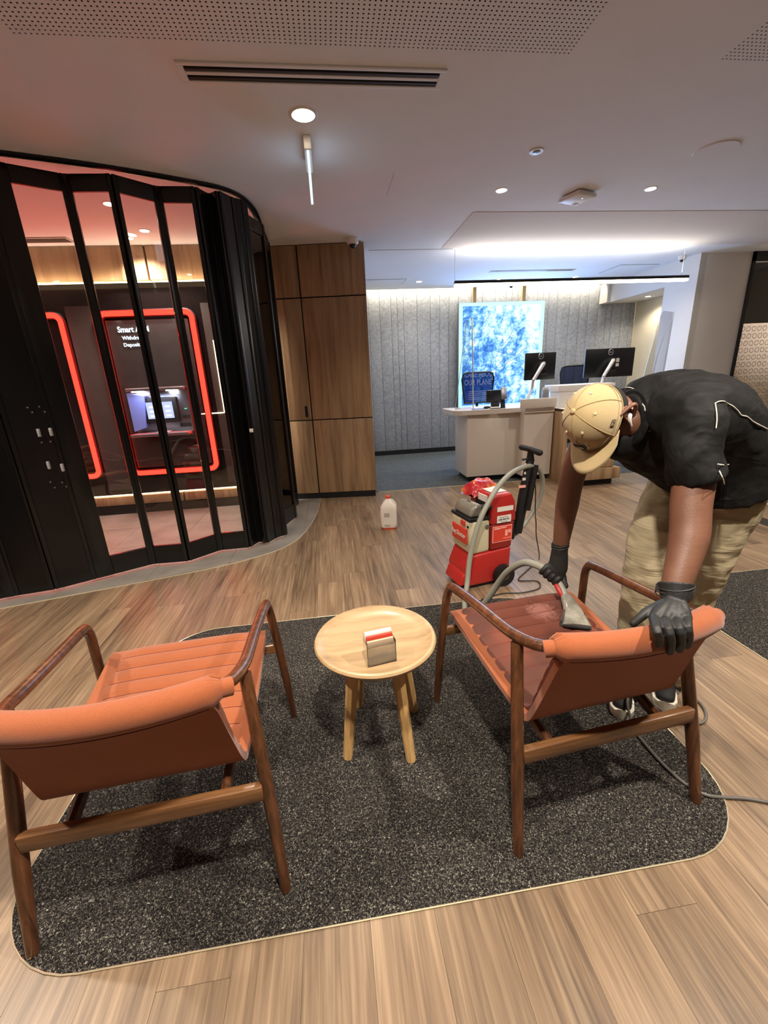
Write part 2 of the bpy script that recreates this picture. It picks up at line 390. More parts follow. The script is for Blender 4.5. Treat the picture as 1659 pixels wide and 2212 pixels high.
gz = a.n('ShaderNodeMath', operation='MULTIPLY_ADD'); gz.inputs[1].default_value = .075; a.l(sx3.outputs[2], gz.inputs[0]); a.l(gx.outputs[0], gz.inputs[2])
mm = a.n('ShaderNodeMath', operation='MULTIPLY_ADD'); mm.inputs[1].default_value = .5; a.l(g, mm.inputs[0]); a.l(f, mm.inputs[2])
m3 = a.n('ShaderNodeMath', operation='ADD'); a.l(mm.outputs[0], m3.inputs[0]); a.l(gz.outputs[0], m3.inputs[1])
c = a.ramp(m3.outputs[0], [(.66, (.05, .17, .62, 1)), (.76, (.11, .38, .90, 1)), (.83, (.38, .80, 1.0, 1)), (.93, (.95, 1.1, 1.1, 1))])
e = a.n('ShaderNodeEmission'); e.inputs[1].default_value = .60; a.l(c, e.inputs[0]); a.l(e.outputs[0], a.o.inputs[0]); MT['foliage'] = a.m
a = N('snack_bag_print'); v = a.co(); f = a.noise(v, 13, 1, .4, .4)
a.base(a.ramp(f, [(.35, srgb(160, 34, 42)), (.56, srgb(186, 60, 56)), (.62, srgb(200, 104, 58)), (.68, srgb(190, 172, 74))])).set(Roughness=.25); a.bump(a.noise(v, 30, 2), .6, .01); MT['bag'] = a.m

# ------------------------------------------------------------------ the setting
def clip_poly(poly, clip):
    """Sutherland-Hodgman, clip is convex and counter-clockwise"""
    out = poly
    for i in range(len(clip)):
        a = clip[i]; b = clip[(i+1) % len(clip)]; inp = out; out = []
        if not inp: break
        def inside(p): return (b[0]-a[0])*(p[1]-a[1])-(b[1]-a[1])*(p[0]-a[0]) >= -1e-9
        def inter(p, q):
            x1, y1, x2, y2 = a[0], a[1], b[0], b[1]; x3, y3, x4, y4 = p[0], p[1], q[0], q[1]
            d = (x1-x2)*(y3-y4)-(y1-y2)*(x3-x4); A = x1*y2-y1*x2; B = x3*y4-y3*x4
            return ((A*(x3-x4)-(x1-x2)*B)/d, (A*(y3-y4)-(y1-y2)*B)/d)
        for k in range(len(inp)):
            p = inp[k]; q = inp[(k+1) % len(inp)]
            if inside(p):
                out.append(p)
                if not inside(q): out.append(inter(p, q))
            elif inside(q): out.append(inter(p, q))
    return out
XL, XR, YN, YB = -5.2, 7.2, -2.6, 8.03
floor = obj('floor', MB().b(XL, XR, YN, YB+.2, -.06, -.012), plain('floor_screed', (40, 34, 28), .9)); tag(floor, kind='structure')
# planks run away from the camera
edge = [(-2.9, 2.86), (-2.436, 2.991), (-1.889, 3.136), (-1.267, 3.302), (-.90, 3.43), (-.714, 3.53), (-.58, 3.62), (-.491, 3.714), (-.40, 3.88), (-.339, 4.076), (-.28, 4.35), (-.236, 4.671), (-.215, 5.0), (-.205, 5.34)]
PW, PL = .183, 1.28
pm = None; k = 0
xs = -2.75
shared = {}
while xs < 6.9:
    off = random.uniform(-PL, 0); y = .18+off
    while y < 5.37:
        y0 = max(y, -.6); y1 = min(y+PL, 5.37); x0 = xs; x1 = xs+PW
        if y1-y0 > .05:
            inside = x1 < -2.0 and y0 > 3.4
            far = y0 > 1.8 and (x0 > y0*1.05+1.0 or x1 < -y0*.98-.3)
            near = y1 < 1.8 and (x0 > 3.0 or x1 < -2.2)
            under = (x0 > -1.0 and x1 < 1.2 and y0 > .82 and y1 < 2.4) or (x0 > 2.1 and x1 < 5.1 and y0 > .95 and y1 < 2.4)
            if not (inside or far or near or under or y1 < .1):
                key = round(y1-y0, 3)
                if key not in shared:
                    shared[key] = MB().box((PW/2, (y1-y0)/2, -.005), (PW-.0008, y1-y0-.0008, .01)).mesh('plank')
                    shared[key].materials.append(MT['plank'])
                o = bpy.data.objects.new('plank', shared[key]); COL.objects.link(o); o.location = (x0, y0, 0); o.parent = floor
        y += PL
    xs += PW
# stone tiles of the teller lobby and their brass edge
clip = edge[:] + [(-.205, 5.6), (XL, 5.6), (XL, 2.4)]
clip = clip  # counter-clockwise: walks right along the edge, up, then back left
tx = XL+.05
while tx < 0:
    ty = 2.25
    while ty < 5.5:
        q = clip_poly([(tx, ty), (tx+.597, ty), (tx+.597, ty+.597), (tx, ty+.597)], clip)
        if len(q) >= 3:
            A = abs(sum(q[i][0]*q[(i+1) % len(q)][1]-q[(i+1) % len(q)][0]*q[i][1] for i in range(len(q))))/2
            if A > .002: obj('tile', MB().prism(q, -.01, .003), MT['stone'], floor)
        ty += .6
    tx += .6
obj('edge_strip', MB().tube([(x, y, .0015) for x, y in smooth_path([Vector((x, y, 0)) for x, y in edge], 3) and [(p.x, p.y) for p in smooth_path([Vector((x, y, 0)) for x, y in edge], 3)]], .004, 6), MT['brass'], floor)
def rounded(x0, x1, y0, y1, r, n=10):
    out = []
    for cx, cy, a0 in ((x1-r, y0+r, -90), (x1-r, y1-r, 0), (x0+r, y1-r, 90), (x0+r, y0+r, 180)):
        for i in range(n+1): a = RAD(a0+90*i/n); out.append((cx+r*cos(a), cy+r*sin(a)))
    return out
def rug(label, x0, x1, y0, y1, r, cord=True):
    t = thing('inlaid_rug', label, 'rug', ((x0+x1)/2, (y0+y1)/2, 0))
    poly = rounded(x0, x1, y0, y1, r)
    cx, cy = (x0+x1)/2, (y0+y1)/2; loc = [(x-cx, y-cy) for x, y in poly]
    obj('pile', MB().prism(loc, 0, .004), MT['rug'], t)
    obj('edge_strip', MB().tube([(x, y, .003) for x, y in loc+loc[:1]], .0024, 6), MT['brass'], t)
rug('dark speckled carpet inlay with rounded corners under both orange chairs and the round table', -1.07, 1.284, .79, 2.416, .30)
rug('second dark speckled carpet inlay at the right edge beyond the bending man', 2.075, 5.2, .9, 2.416, .02)
obj('back_carpet', MB().b(.5, 6.2, 5.37, YB+.1, -.01, .003), MT['carpetb'], floor)
obj('carpet_joint', MB().b(.56, 3.0, 5.36, 5.374, -.005, .005), MT['brass'], floor)

# ceiling with openings for the perforated panels
ceil = obj('ceiling', MB().b(XL, XR, YN, .4, CEIL, CEIL+.05).b(XL, -1.15, .4, 2.40, CEIL, CEIL+.05).b(1.25, 2.02, .4, 2.40, CEIL, CEIL+.05).b(4.5, XR, .4, 2.40, CEIL, CEIL+.05)
           .b(XL, XR, 2.40, 7.86, CEIL, CEIL+.05).b(XL, XR, 7.86, 8.2, CEIL+.14, CEIL+.18).b(.5, XR, 7.86, 7.88, CEIL, CEIL+.18), MT['ceil']); tag(ceil, kind='structure')
def perf(x0, x1, y0, y1, px, r):
    """plasterboard sheet with a real grid of holes"""
    nx = int((x1-x0)/px); ny = int((y1-y0)/px); mb = MB()
    sx = (x1-x0)/nx; sy = (y1-y0)/ny; vs = []; fs = []
    for i in range(nx):
        for j in range(ny):
            cx = x0+sx*(i+.5); cy = y0+sy*(j+.5); b = len(vs)
            vs += [(cx-sx/2, cy-sy/2, CEIL), (cx+sx/2, cy-sy/2, CEIL), (cx+sx/2, cy+sy/2, CEIL), (cx-sx/2, cy+sy/2, CEIL)]
            for q in range(8): a = RAD(-112.5-45+45*q); vs.append((cx+r*cos(a+pi/4), cy+r*sin(a+pi/4), CEIL))
            # octagon ring indices b+4..b+11, starting lower-left going counter-clockwise
            o = b+4
            fs += [(b, b+1, o+2, o+1), (b+1, b+2, o+4, o+3), (b+2, b+3, o+6, o+5), (b+3, b, o, o+7), (b, o+1, o), (b+1, o+3, o+2), (b+2, o+5, o+4), (b+3, o+7, o+6)]
    mb.add(vs, fs); return mb
me = bpy.data.meshes.new('perforated_panel'); q = perf(-1.15, 1.25, 1.30, 2.40, .0215, .0042); me.from_pydata(q.v, [], q.f)
tag(obj('perforated_sheet', me, MT['ceil'], ceil), kind='stuff')
me = bpy.data.meshes.new('perforated_panel'); q = perf(2.02, 3.0, 1.7, 2.40, .0215, .0042); me.from_pydata(q.v, [], q.f)
tag(obj('perforated_sheet', me, MT['ceil'], ceil), kind='stuff')
obj('panel_backing', MB().b(-1.16, 1.26, .4, 2.41, CEIL+.03, CEIL+.05).b(2.0, 4.51, .4, 2.41, CEIL+.03, CEIL+.05), plain('void_black', (30, 26, 24), .9), ceil)
obj('ceiling_sheet', MB().b(-1.15, 1.25, .4, 1.30, CEIL, CEIL+.02).b(2.02, 4.5, .4, 1.70, CEIL, CEIL+.02).b(3.0, 4.5, 1.70, 2.40, CEIL, CEIL+.02), MT['ceil'], ceil)
# the finely perforated sheet above the counter: a slightly proud field with its dot print too fine to model
a = N('fine_perforation'); v = a.co((40, 40, 40)); vo = a.n('ShaderNodeTexVoronoi'); vo.inputs['Randomness'].default_value = 0; vo.inputs['Scale'].default_value = 1; a.l(v, vo.inputs['Vector'])
a.base(a.ramp(vo.outputs['Distance'], [(.16, srgb(150, 142, 138)), (.22, srgb(228, 220, 214))])).set(Roughness=.9)
obj('fine_perforated_sheet', MB().b(1.45, 6.9, 4.37, 5.5, CEIL-.004, CEIL+.01), a.m, ceil)
obj('ceiling_joint', MB().b(.6, 1.6, 5.535, 5.545, CEIL-.003, CEIL+.001).b(.60, .604, 3.6, 4.0, CEIL-.001, CEIL+.001), MT['grill'], ceil)

# walls
felt = obj('wall_back', MB().b(.45, 5.85, 8.06, 8.14, 0, CEIL+.18), plain('felt_backing', (104, 104, 106), .9)); tag(felt, kind='structure')
x = .5
while x < 5.83:
    wd = random.choice((.11, .14, .17, .2, .24)); wd = min(wd, 5.83-x)
    if wd > .03: obj('felt_strip', MB().box((x+wd/2, 8.052, CEIL/2+.11), (wd-.004, .03, CEIL+.06), .004), MT['felt'], felt)
    x += wd
tag(obj('baseboard_back', MB().b(.5, 5.83, 8.015, 8.036, 0, .085), MT['blackm']), kind='structure')
SX = 5.15
side = obj('wall_right', MB().b(SX, SX+.1, 5.9, 6.5, 0, CEIL).b(SX, SX+.1, 6.5, 8.03, 2.53, CEIL).b(SX, 5.93, 5.9, 5.98, 0, CEIL).b(5.93, 7.2, 5.98, 6.02, CEIL-.02, CEIL), MT['wallw']); tag(side, kind='structure')
obj('alcove_wall', MB().b(5.83, 5.92, 6.0, 8.03, 0, 2.54), plain('cream_wall_paint', (226, 214, 184), .8, .02), side)
obj('alcove_ceiling', MB().b(SX+.1, 5.83, 6.0, 8.03, 2.54, 2.58), MT['wallw'], side)
obj('bulkhead_end', MB().b(SX-.06, SX+.0, 7.80, 8.03, 2.53, CEIL), MT['wallw'], side)
light('alcove_lamp', 'SPOT', (5.54, 7.35, 2.50), 14, WARM, size=.04, spot=140)
wl = obj('wall_left', MB().b(.42, .5, 5.5, 8.06, 0, CEIL), MT['wallw']); tag(wl, kind='structure')
tag(obj('wall_near', MB().b(XL, XR, YN-.1, YN, 0, CEIL), plain('dark_wall_paint', (110, 100, 92), .8)), kind='structure')
tag(obj('wall_far_right', MB().b(XR, XR+.1, YN, 8.2, 0, CEIL), MT['wallw']), kind='structure')
tag(obj('wall_far_left', MB().b(XL-.1, XL, YN, 5.6, 0, CEIL), MT['wallw']), kind='structure')
# meeting-room window on the right with printed film
win = thing('window_1', kind='structure', loc=(5.93, 5.9, 0))
obj('window_frame', MB().b(0, .035, -.03, .05, 0, CEIL).b(0, 1.3, -.03, .05, CEIL-.125, CEIL).b(0, 1.3, -.03, .05, 0, .1), MT['blackm'], win)
obj('pane', MB().b(.035, 1.3, 0, .01, .1, CEIL-.125), MT['win'], win)
a = N('frosted_film'); t = a.n('ShaderNodeBsdfTransparent'); d = a.n('ShaderNodeBsdfDiffuse'); d.inputs[0].default_value = srgb(226, 222, 224); m = a.n('ShaderNodeMixShader'); m.inputs[0].default_value = .75
tr = a.n('ShaderNodeBsdfTranslucent'); tr.inputs[0].default_value = srgb(226, 222, 224); m2 = a.n('ShaderNodeMixShader'); m2.inputs[0].default_value = .5
a.l(d.outputs[0], m2.inputs[1]); a.l(tr.outputs[0], m2.inputs[2]); a.l(t.outputs[0], m.inputs[1]); a.l(m2.outputs[0], m.inputs[2]); a.l(m.outputs[0], a.o.inputs[0])
obj('frosted_film', MB().b(.035, 1.3, -.004, -.002, .1, 1.93), a.m, win)
mb = MB()
for j in range(16):
    for i in range(14):
        cx = .065+i*.088+(.03 if j % 2 else 0); cz = 1.86-j*.098; orient = (i+2*j) % 4 if j % 2 == 0 else (i+1) % 4
        R1 = .034; n = 20; outer = []; inner = []
        for q in range(n):
            a_ = 2*pi*q/n; cs, sn = cos(a_), sin(a_)
            k_ = 1.0
            if 0 < (a_ % (2*pi)) < pi/2: k_ = 1/ (cs**5+sn**5)**.2 if (cs > 0 and sn > 0) else 1.0
            rr = R1*k_; th = a_+orient*pi/2+(0 if j % 2 else pi/2)
            outer.append((cx+rr*cos(th), -.006, cz+rr*sin(th))); inner.append((cx+(rr-.008)*cos(th), -.006, cz+(rr-.008)*sin(th)))
        mb.add(outer+inner, [(q, (q+1) % n, (q+1) % n+n, q+n) for q in range(n)])
obj('drop_print', mb, plain('grey_print', (140, 132, 130), .6), win, kind='stuff')
obj('back_room', MB().b(1.25, 1.3, .05, 2.4, 0, CEIL).b(-.1, 1.3, 2.4, 2.45, 0, CEIL), plain('cream_room_paint', (222, 210, 178), .8), win)
light('meeting_room_lamp', 'POINT', (6.6, 7.0, 2.1), 55, WARM, size=.12)

# ------------------------------------------------------------------ teller-machine wall behind the folding door
AY = 5.28
atmw = obj('wall_teller', MB().b(XL, -.64, AY+.05, AY+.12, 0, CEIL), MT['blackm']); tag(atmw, kind='structure')
obj('plinth', MB().b(XL, -.64, AY-.02, AY+.05, 0, .10), MT['blackm'], atmw)
for x0, x1 in ((XL, -3.02), (-3.0, -1.86), (-1.84, -.76)):
    obj('low_wood_panel', MB().b(x0, x1, AY-.005, AY+.04, .11, .215, .002), MT['cab'], atmw)
    obj('high_wood_panel', MB().b(x0+.1, x1+.1, AY-.06, AY+.04, 2.52, CEIL-.002, .002), MT['cab'], atmw)
obj('black_glass_panel', MB().b(XL, -3.0, AY+.02, AY+.045, .24, 2.46).b(-2.99, -1.16, AY+.02, AY+.045, .24, 2.46)  .b(-1.12, -.64, AY+.02, AY+.045, .24, 2.46), MT['blackg'], atmw)
obj('grey_panel', MB().b(-2.68, -2.40, AY+.005, AY+.018, .30, 2.30).b(-1.30, -1.17, AY+.005, AY+.018, .3, 2.3), MT['darkp'], atmw)
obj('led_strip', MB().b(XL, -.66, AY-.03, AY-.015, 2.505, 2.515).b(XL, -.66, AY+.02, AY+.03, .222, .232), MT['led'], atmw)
obj('reflection_line', MB().b(-1.222, -1.212, AY-.01, AY+.004, 1.13, 1.92), MT['led'], atmw); obj('reflection_line', MB().b(-1.48, -1.23, AY-.01, AY+.004, 1.125, 1.135), MT['led'], atmw)  # glowing lines standing in for reflections in the dark panels
def neon(x0, x1, z0, z1, r=.07, w=.027):
    t = thing('neon_frame', None, None, ((x0+x1)/2, AY-.03, z0)); pts = []
    cx = (x0+x1)/2
    for px_, pz, a0 in ((x1-r, z0+r, -90), (x1-r, z1-r, 0), (x0+r, z1-r, 90), (x0+r, z0+r, 180)):
        for i in range(6): a = RAD(a0+90*i/5); pts.append((px_-cx+r*cos(a), 0, pz-z0+r*sin(a)))
    obj('neon_tube', MB().tube(pts+pts[:1], (w*.8, w), 8, side=(0, 1, 0), cap=False), MT['neon'], t)
    obj('channel', MB().tube([(p[0], .03, p[2]) for p in pts+pts[:1]], (.02, .045), 6, side=(0, 1, 0), cap=False), MT['neonback'], t)
    return t
f0 = at(215, 678, Y=AY-.03); f1 = at(470, 1015, Y=AY-.03)
tag(neon(-2.35, -1.40, .49, 2.215), 'glowing red rounded rectangle surround framing the teller machine', 'light frame')
tag(neon(-3.75, -2.73, .49, 2.215), 'glowing red surround left of the teller machine, partly behind the black door stile', 'light frame')
tag(neon(-5.1, -4.05, .49, 2.215), 'glowing red surround farthest left, only a thin line shown at the photo edge', 'light frame')
light('neon_glow', 'AREA', (-1.87, AY-.12, 1.35), 4, (1, .05, .03), .9, (-1.87, 0, 1.35), 1.7)
light('neon_glow', 'AREA', (-3.24, AY-.12, 1.35), 4, (1, .05, .03), .9, (-3.24, 0, 1.35), 1.7)
atm = thing('teller_machine', 'grey cash machine with lit blue touch screen and shelf, inside the red surround', 'cash machine', (-1.90, AY, 0))
obj('back_panel', MB().b(-.40, .45, -.01, .02, .55, 2.15, .004), plain('atm_panel', (46, 42, 42), .12, .15), atm)
obj('housing', MB().b(-.30, .32, -.04, -.01, .93, 1.42, .01), MT['steel'], atm)
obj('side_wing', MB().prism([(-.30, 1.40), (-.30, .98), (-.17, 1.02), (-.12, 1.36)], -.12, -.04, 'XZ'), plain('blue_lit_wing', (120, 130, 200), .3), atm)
bz = obj('screen_bezel', MB().b(-.19, .20, -.10, -.03, 1.06, 1.34, .015), MT['blackm'], atm)
obj('screen', MB().b(-.13, .15, -.106, -.10, 1.11, 1.29), MT['scr'], bz)
for i in range(3):
    for j in range(3): obj('screen_icon', MB().b(-.10+i*.085, -.045+i*.085, -.108, -.1065, 1.13+j*.05, 1.15+j*.05), MT['scrw'], bz)
obj('shelf', MB().b(-.30, .32, -.26, -.01, .93, .96, .008), MT['steel'], atm)
obj('keypad', MB().b(-.04, .10, -.22, -.12, .96, .972, .003), MT['silver'], atm)
obj('note_slot', MB().b(.18, .30, -.055, -.04, 1.0, 1.04), MT['blackm'], atm); obj('card_slot', MB().b(.22, .30, -.055, -.04, 1.10, 1.13), MT['blackm'], atm)
obj('slot_light', MB().lathe((0, 0, 0), [(.014, 0), (.012, .004)], 12), emit('green_lamp', (.1, 1, .4), 2.5), atm).location = (.27, -.045, 1.20)
for q in (-.24, .12): obj('head_light', MB().b(q, q+.1, -.13, -.03, 1.405, 1.415), MT['lampw'], atm)
obj('hood', MB().b(-.30, .32, -.14, -.01, 1.415, 1.45, .01), MT['steel'], atm)
text('lettering', 'Smart ATM', .080, MT['txt'], atm, (-.29, -.02, 2.03), FRONT, .002, bold=.002, sx=.86)
text('lettering', 'Withdraw', .052, MT['txt'], atm, (-.26, -.02, 1.955), FRONT, .002, bold=.001)
text('lettering', 'Deposit', .052, MT['txt'], atm, (-.26, -.02, 1.885), FRONT, .002, bold=.001)
light('band_lamp', 'AREA', (-2.6, AY-.10, 2.50), 3.5, (1, .80, .55), 3.6, (-2.6, AY-.02, 5), .03)
light('atm_lamp', 'AREA', (-1.9, AY-.2, 1.38), 1.2, (.6, .7, 1.0), .4, (-1.9, AY-.15, 0), .1)

# ------------------------------------------------------------------ folding security door
door = thing('door_1', kind='structure')
Z0, Z1 = .02, 2.80
VV = [(-3.60, 3.02), (-3.35, 3.20), (-3.08, 3.04), (-2.80, 3.22), (-2.59, 3.05), (-2.34, 3.22), (-2.184, 3.207), (-1.951, 3.34), (-1.593, 3.538), (-1.302, 3.533), (-1.084, 3.724), (-.826, 3.728)]
VV[0:6] = [(-3.75, 2.95), (-3.50, 3.16), (-3.22, 3.02), (-2.98, 3.20), (-2.70, 3.08), (-2.43, 3.16)]
def panel(a, b, glass_=True, wl_=.03, wr_=.03, bolts=False):
    a = Vector((a[0], a[1], 0)); b = Vector((b[0], b[1], 0)); d = (b-a); L = d.length; ang = math.atan2(d.y, d.x)
    R = Matrix.Rotation(ang, 3, 'Z')
    def bx(x0, x1, y0, y1, z0, z1, bev=0):
        c = R @ Vector(((x0+x1)/2, (y0+y1)/2, 0)) + a; c.z = (z0+z1)/2
        return MB().box(c, (x1-x0, y1-y0, z1-z0), bev, R)
    st = MB()
    for q in (bx(0, wl_, -.018, .018, Z0, Z1, .006), bx(L-wr_, L, -.018, .018, Z0, Z1, .006)): st.add(q.v, q.f, True)
    obj('stile', st, MT['black'], door)
    if glass_:
        rl = MB()
        for q in (bx(wl_, L-wr_, -.012, .012, Z0, Z0+.16, .003), bx(wl_, L-wr_, -.012, .012, Z1-.10, Z1, .003)): rl.add(q.v, q.f, False)
        obj('rail', rl, MT['black'], door)
        obj('pane', bx(wl_, L-wr_, -.002, .002, Z0+.16, Z1-.10), MT['pane'], door)
    else:
        obj('solid_panel', bx(wl_, L-wr_, -.010, .010, Z0, Z1), MT['black'], door)
    return a, R, L
for i in range(len(VV)-1):
    L = math.hypot(VV[i+1][0]-VV[i][0], VV[i+1][1]-VV[i][1])
    if i == 5: panel(VV[i], VV[i+1], False)
    elif i == 6: panel(VV[i], VV[i+1], False)
    elif i == 7: panel(VV[i], VV[i+1], True, .12, .03)
    elif i == 4: panel(VV[i], VV[i+1], True, .03, .06)
    else: panel(VV[i], VV[i+1], True)
for a_, b_ in (((-.826, 3.728), (-.760, 3.86)), ((-.760, 3.86), (-.680, 3.80)), ((-.680, 3.80), (-.600, 3.93)), ((-.600, 3.93), (-.523, 3.982))): panel(a_, b_, False, .035, .035)
panel((-.523, 3.982), (-.565, 4.25)); panel((-.565, 4.25), (-.466, 4.53)); panel((-.466, 4.53), (-.52, 4.80), True); panel((-.52, 4.80), (-.48, 5.06), True); panel((-.48, 5.06), (-.53, 5.25), False)
# lock hardware on the wide stile
for (px, py) in ((63, 880), (73, 890), (88, 878), (100, 889), (93, 955), (112, 953), (112, 1040), (121, 1052), (137, 1041), (146, 1050)):
    p = at(px, py, Y=3.24)
    o = obj('bolt_head', MB().lathe((0, 0, 0), [(.007, 0), (.005, .004)], 10), MT['chrome'], door); o.location = (p.x, p.y-.02, p.z); o.rotation_euler = (pi/2, 0, 0)
for (px, py) in ((84, 935), (110, 933), (105, 1005), (135, 1010)):
    p = at(px, py, Y=3.22); obj('handle_plate', MB().box((p.x, p.y, p.z), (.016, .02, .055), .004), MT['silver'], door)
p = at(543, 930, Y=3.72); obj('handle_plate', MB().box((p.x, p.y, p.z), (.03, .01, .03), .002), MT['label'], door)
tr = [Vector((x, y, CEIL-.012)) for x, y in ((-3.9, 3.03), (-3.0, 3.12), (-2.2, 3.25), (-1.5, 3.45), (-.95, 3.68), (-.62, 3.88), (-.50, 4.2), (-.50, 4.7), (-.51, 5.2))]
obj('head_track', MB().tube(smooth_path(tr), (.012, .03), 6, side=(0, 0, 1)), MT['black'], door)

# ------------------------------------------------------------------ timber cupboard
cab = thing('tall_cupboard', 'tall oak veneer cupboard with black shadow gaps, right of the folding door', 'cupboard', (0, 5.26, 0), RAD(-6.5))
obj('carcass', MB().b(-.59, .513, .03, .21, .07, CEIL-.001), MT['blackm'], cab)
obj('plinth', MB().b(-.59, .50, .0, .2, 0, .07), MT['blackm'], cab)
for x0, x1 in ((-.59, -.222), (-.208, .513)):
    for z0, z1, nm in ((.075, .978, 'door'), (.99, 2.315, 'door'), (2.328, CEIL-.008, 'door')):
        dd = obj(nm, MB().b(x0, x1, .0, .022, z0, z1, .0015), MT['cab'], cab)
        if x0 < -.3 and z0 == .99:
            obj('pull_slot', MB().prism(rounded(-.292, -.260, 1.02, 1.155, .0155, 5), -.003, .002, 'XZ'), MT['blackm'], dd)

# ------------------------------------------------------------------ ceiling fittings
def downlight(x, y, r, label, z=CEIL):
    t = thing('downlight', label, 'downlight', (x, y, z))
    obj('trim_ring', MB().lathe((0, 0, 0), [(r*.8, -.001), (r*.82, -.004), (r, -.003), (r*1.05, 0)], 28), MT['white'], t)
    obj('lens', MB().lathe((0, 0, 0), [(r*.8, -.005), (.001, -.006)], 24), MT['lamp'], t)
    return t
names = ['bright round downlight nearest the camera, just below the slot diffuser', 'recessed downlight left of the white wireless access point', 'recessed downlight right of the white wireless access point',
         'back downlight left of the lightbox, near the ceiling hatch', 'back downlight above the lightbox, left one of that pair', 'back downlight above the hanging bar lamp, right one of that pair']
for i, (x, y, p, r) in enumerate(DOWN[:6]): downlight(x, y, r, names[i])
for i, (x, y, p, r) in enumerate(DOWN[6:]):
    tag(downlight(x, y, r, 'recessed downlight behind or beside the camera, out of the picture'), group='unseen downlights')
downlight(-1.583, 4.15, .05, 'small downlight behind the door panes, nearest and highest in the picture')
downlight(-1.566, 4.787, .05, 'brightest oval downlight behind the third door pane')
downlight(-1.786, 5.0, .04, 'dimmer small downlight just left of the brightest one behind the panes')
downlight(5.54, 7.35, .05, 'downlight in the low alcove ceiling on the right', 2.54)
downlight(6.35, 6.9, .05, 'downlight seen through the patterned meeting room window')
dif = thing('slot_diffuser', 'long white air diffuser with two black slots at the top of the picture', 'air vent', (.067, 2.59, CEIL))
obj('frame', MB().b(-.63, .63, -.075, -.052, -.008, 0, .002).b(-.63, .63, .052, .075, -.008, 0, .002).b(-.63, -.60, -.052, .052, -.008, 0).b(.60, .63, -.052, .052, -.008, 0).b(-.6, .6, -.011, .011, -.007, 0, .002), MT['ceil'], dif)
obj('slot', MB().b(-.6, .6, -.052, -.012, -.0025, -.0005), MT['blackm'], dif); obj('slot', MB().b(-.6, .6, .012, .052, -.0025, -.0005), MT['blackm'], dif)
obj('blade', MB().b(-.6, .6, -.034, -.022, -.007, -.002).b(-.6, .6, .026, .038, -.007, -.002), plain('grey_blade', (66, 62, 58), .6), dif)
d2 = thing('slot_diffuser', 'thin slot diffuser in the blue lit ceiling over the back counter', 'air vent', (3.16, 6.73, CEIL))
obj('frame', MB().b(-.66, .66, -.05, .05, -.006, 0, .002), MT['grill'], d2); obj('slot', MB().b(-.62, .62, -.02, .02, -.008, -.005), MT['darkp'], d2)
d3 = thing('ceiling_vent', 'small louvred vent in the pink lit ceiling behind the leftmost door pane', 'air vent', (-2.55, 5.02, CEIL))
obj('frame', MB().b(-.22, .22, -.08, .08, -.008, 0, .003), MT['grill'], d3)
for k in range(3): obj('slat', MB().b(-.20, .20, -.055+k*.04, -.035+k*.04, -.012, -.007), MT['darkp'], d3)
for lb, x, y, wx, wy in (('flat ceiling access hatch beside the cupboard top, above the grey felt wall', 1.0, 7.35, .62, .5), ('flat ceiling access hatch above the right end of the hanging bar lamp', 4.7, 6.75, .6, .5)):
    h = thing('access_hatch', lb, 'ceiling hatch', (x, y, CEIL)); obj('cover', MB().b(-wx/2, wx/2, -wy/2, wy/2, -.004, 0), MT['ceil'], h)
    obj('rim', MB().b(-wx/2-.012, wx/2+.012, -wy/2-.012, wy/2+.012, -.002, 0), MT['darkp'], h)
ex = thing('edge_lit_sign', 'narrow hanging sign seen edge on with bright blade, below the round lamp', 'exit sign', (0, 3.13, CEIL))
obj('housing', MB().b(-.022, .022, -.02, .30, -.07, 0, .004), MT['white'], ex)
obj('blade', MB().b(-.008, .008, 0, .33, -.24, -.07), emit('edge_lit_acrylic', (.72, .86, 1.0), .7), ex)
spk = thing('ceiling_speaker', 'flat round ceiling speaker grille at upper right', 'speaker', (2.809, 3.239, CEIL))
obj('grille', MB().lathe((0, 0, 0), [(.128, 0), (.126, -.006), (.001, -.007)], 40), plain('speaker_grille', (150, 144, 142), .9, .05), spk)
obj('rim', MB().lathe((0, 0, 0), [(.137, 0), (.134, -.007), (.127, -.007)], 40), MT['ceil'], spk)
spr = thing('detector', 'small round white detector left of the ceiling speaker', 'smoke detector', (1.519, 3.276, CEIL))
obj('rim', MB().lathe((0, 0, 0), [(.048, 0), (.046, -.006), (.028, -.007)], 28), MT['white'], spr); obj('core', MB().lathe((0, 0, 0), [(.026, 0), (.022, -.012), (.001, -.016)], 20), MT['steel'], spr)
ap = thing('access_point', 'white rounded wireless access point on the ceiling between two downlights', 'access point', (2.235, 3.987, CEIL), RAD(20))
obj('body', MB().box((0, 0, -.025), (.22, .22, .04), .018), MT['white'], ap); obj('mount', MB().b(-.06, .06, -.06, .06, -.008, 0), MT['grill'], ap)
obj('status_light', MB().lathe((0, -.05, -.0455), [(.004, 0), (.003, -.001)], 10), emit('blue_status', (.3, .6, 1), 4), ap); obj('sticker', MB().b(.03, .07, .04, .08, -.047, -.045), MT['grill'], ap)
def cctv(lb, x, y, r=.055, z=CEIL):
    t = thing('dome_camera', lb, 'security camera', (x, y, z))
    obj('housing', MB().lathe((0, 0, 0), [(r, 0), (r, -r*.75), (r*.85, -r*.95), (r*.62, -r)], 28), MT['white'], t)
    obj('dome', MB().ell((0, 0, -r*.85), (r*.62, r*.62, r*.72)), MT['screenb'], t)
cctv('white dome security camera in front of the cupboard top', .385, 5.08, .062)
cctv('small dome security camera near the right wall, above the end of the bar lamp', 5.0, 6.05, .05)
cctv('black dome security camera seen just under the bar lamp, above the lightbox', 3.2, 7.6, .05, CEIL)
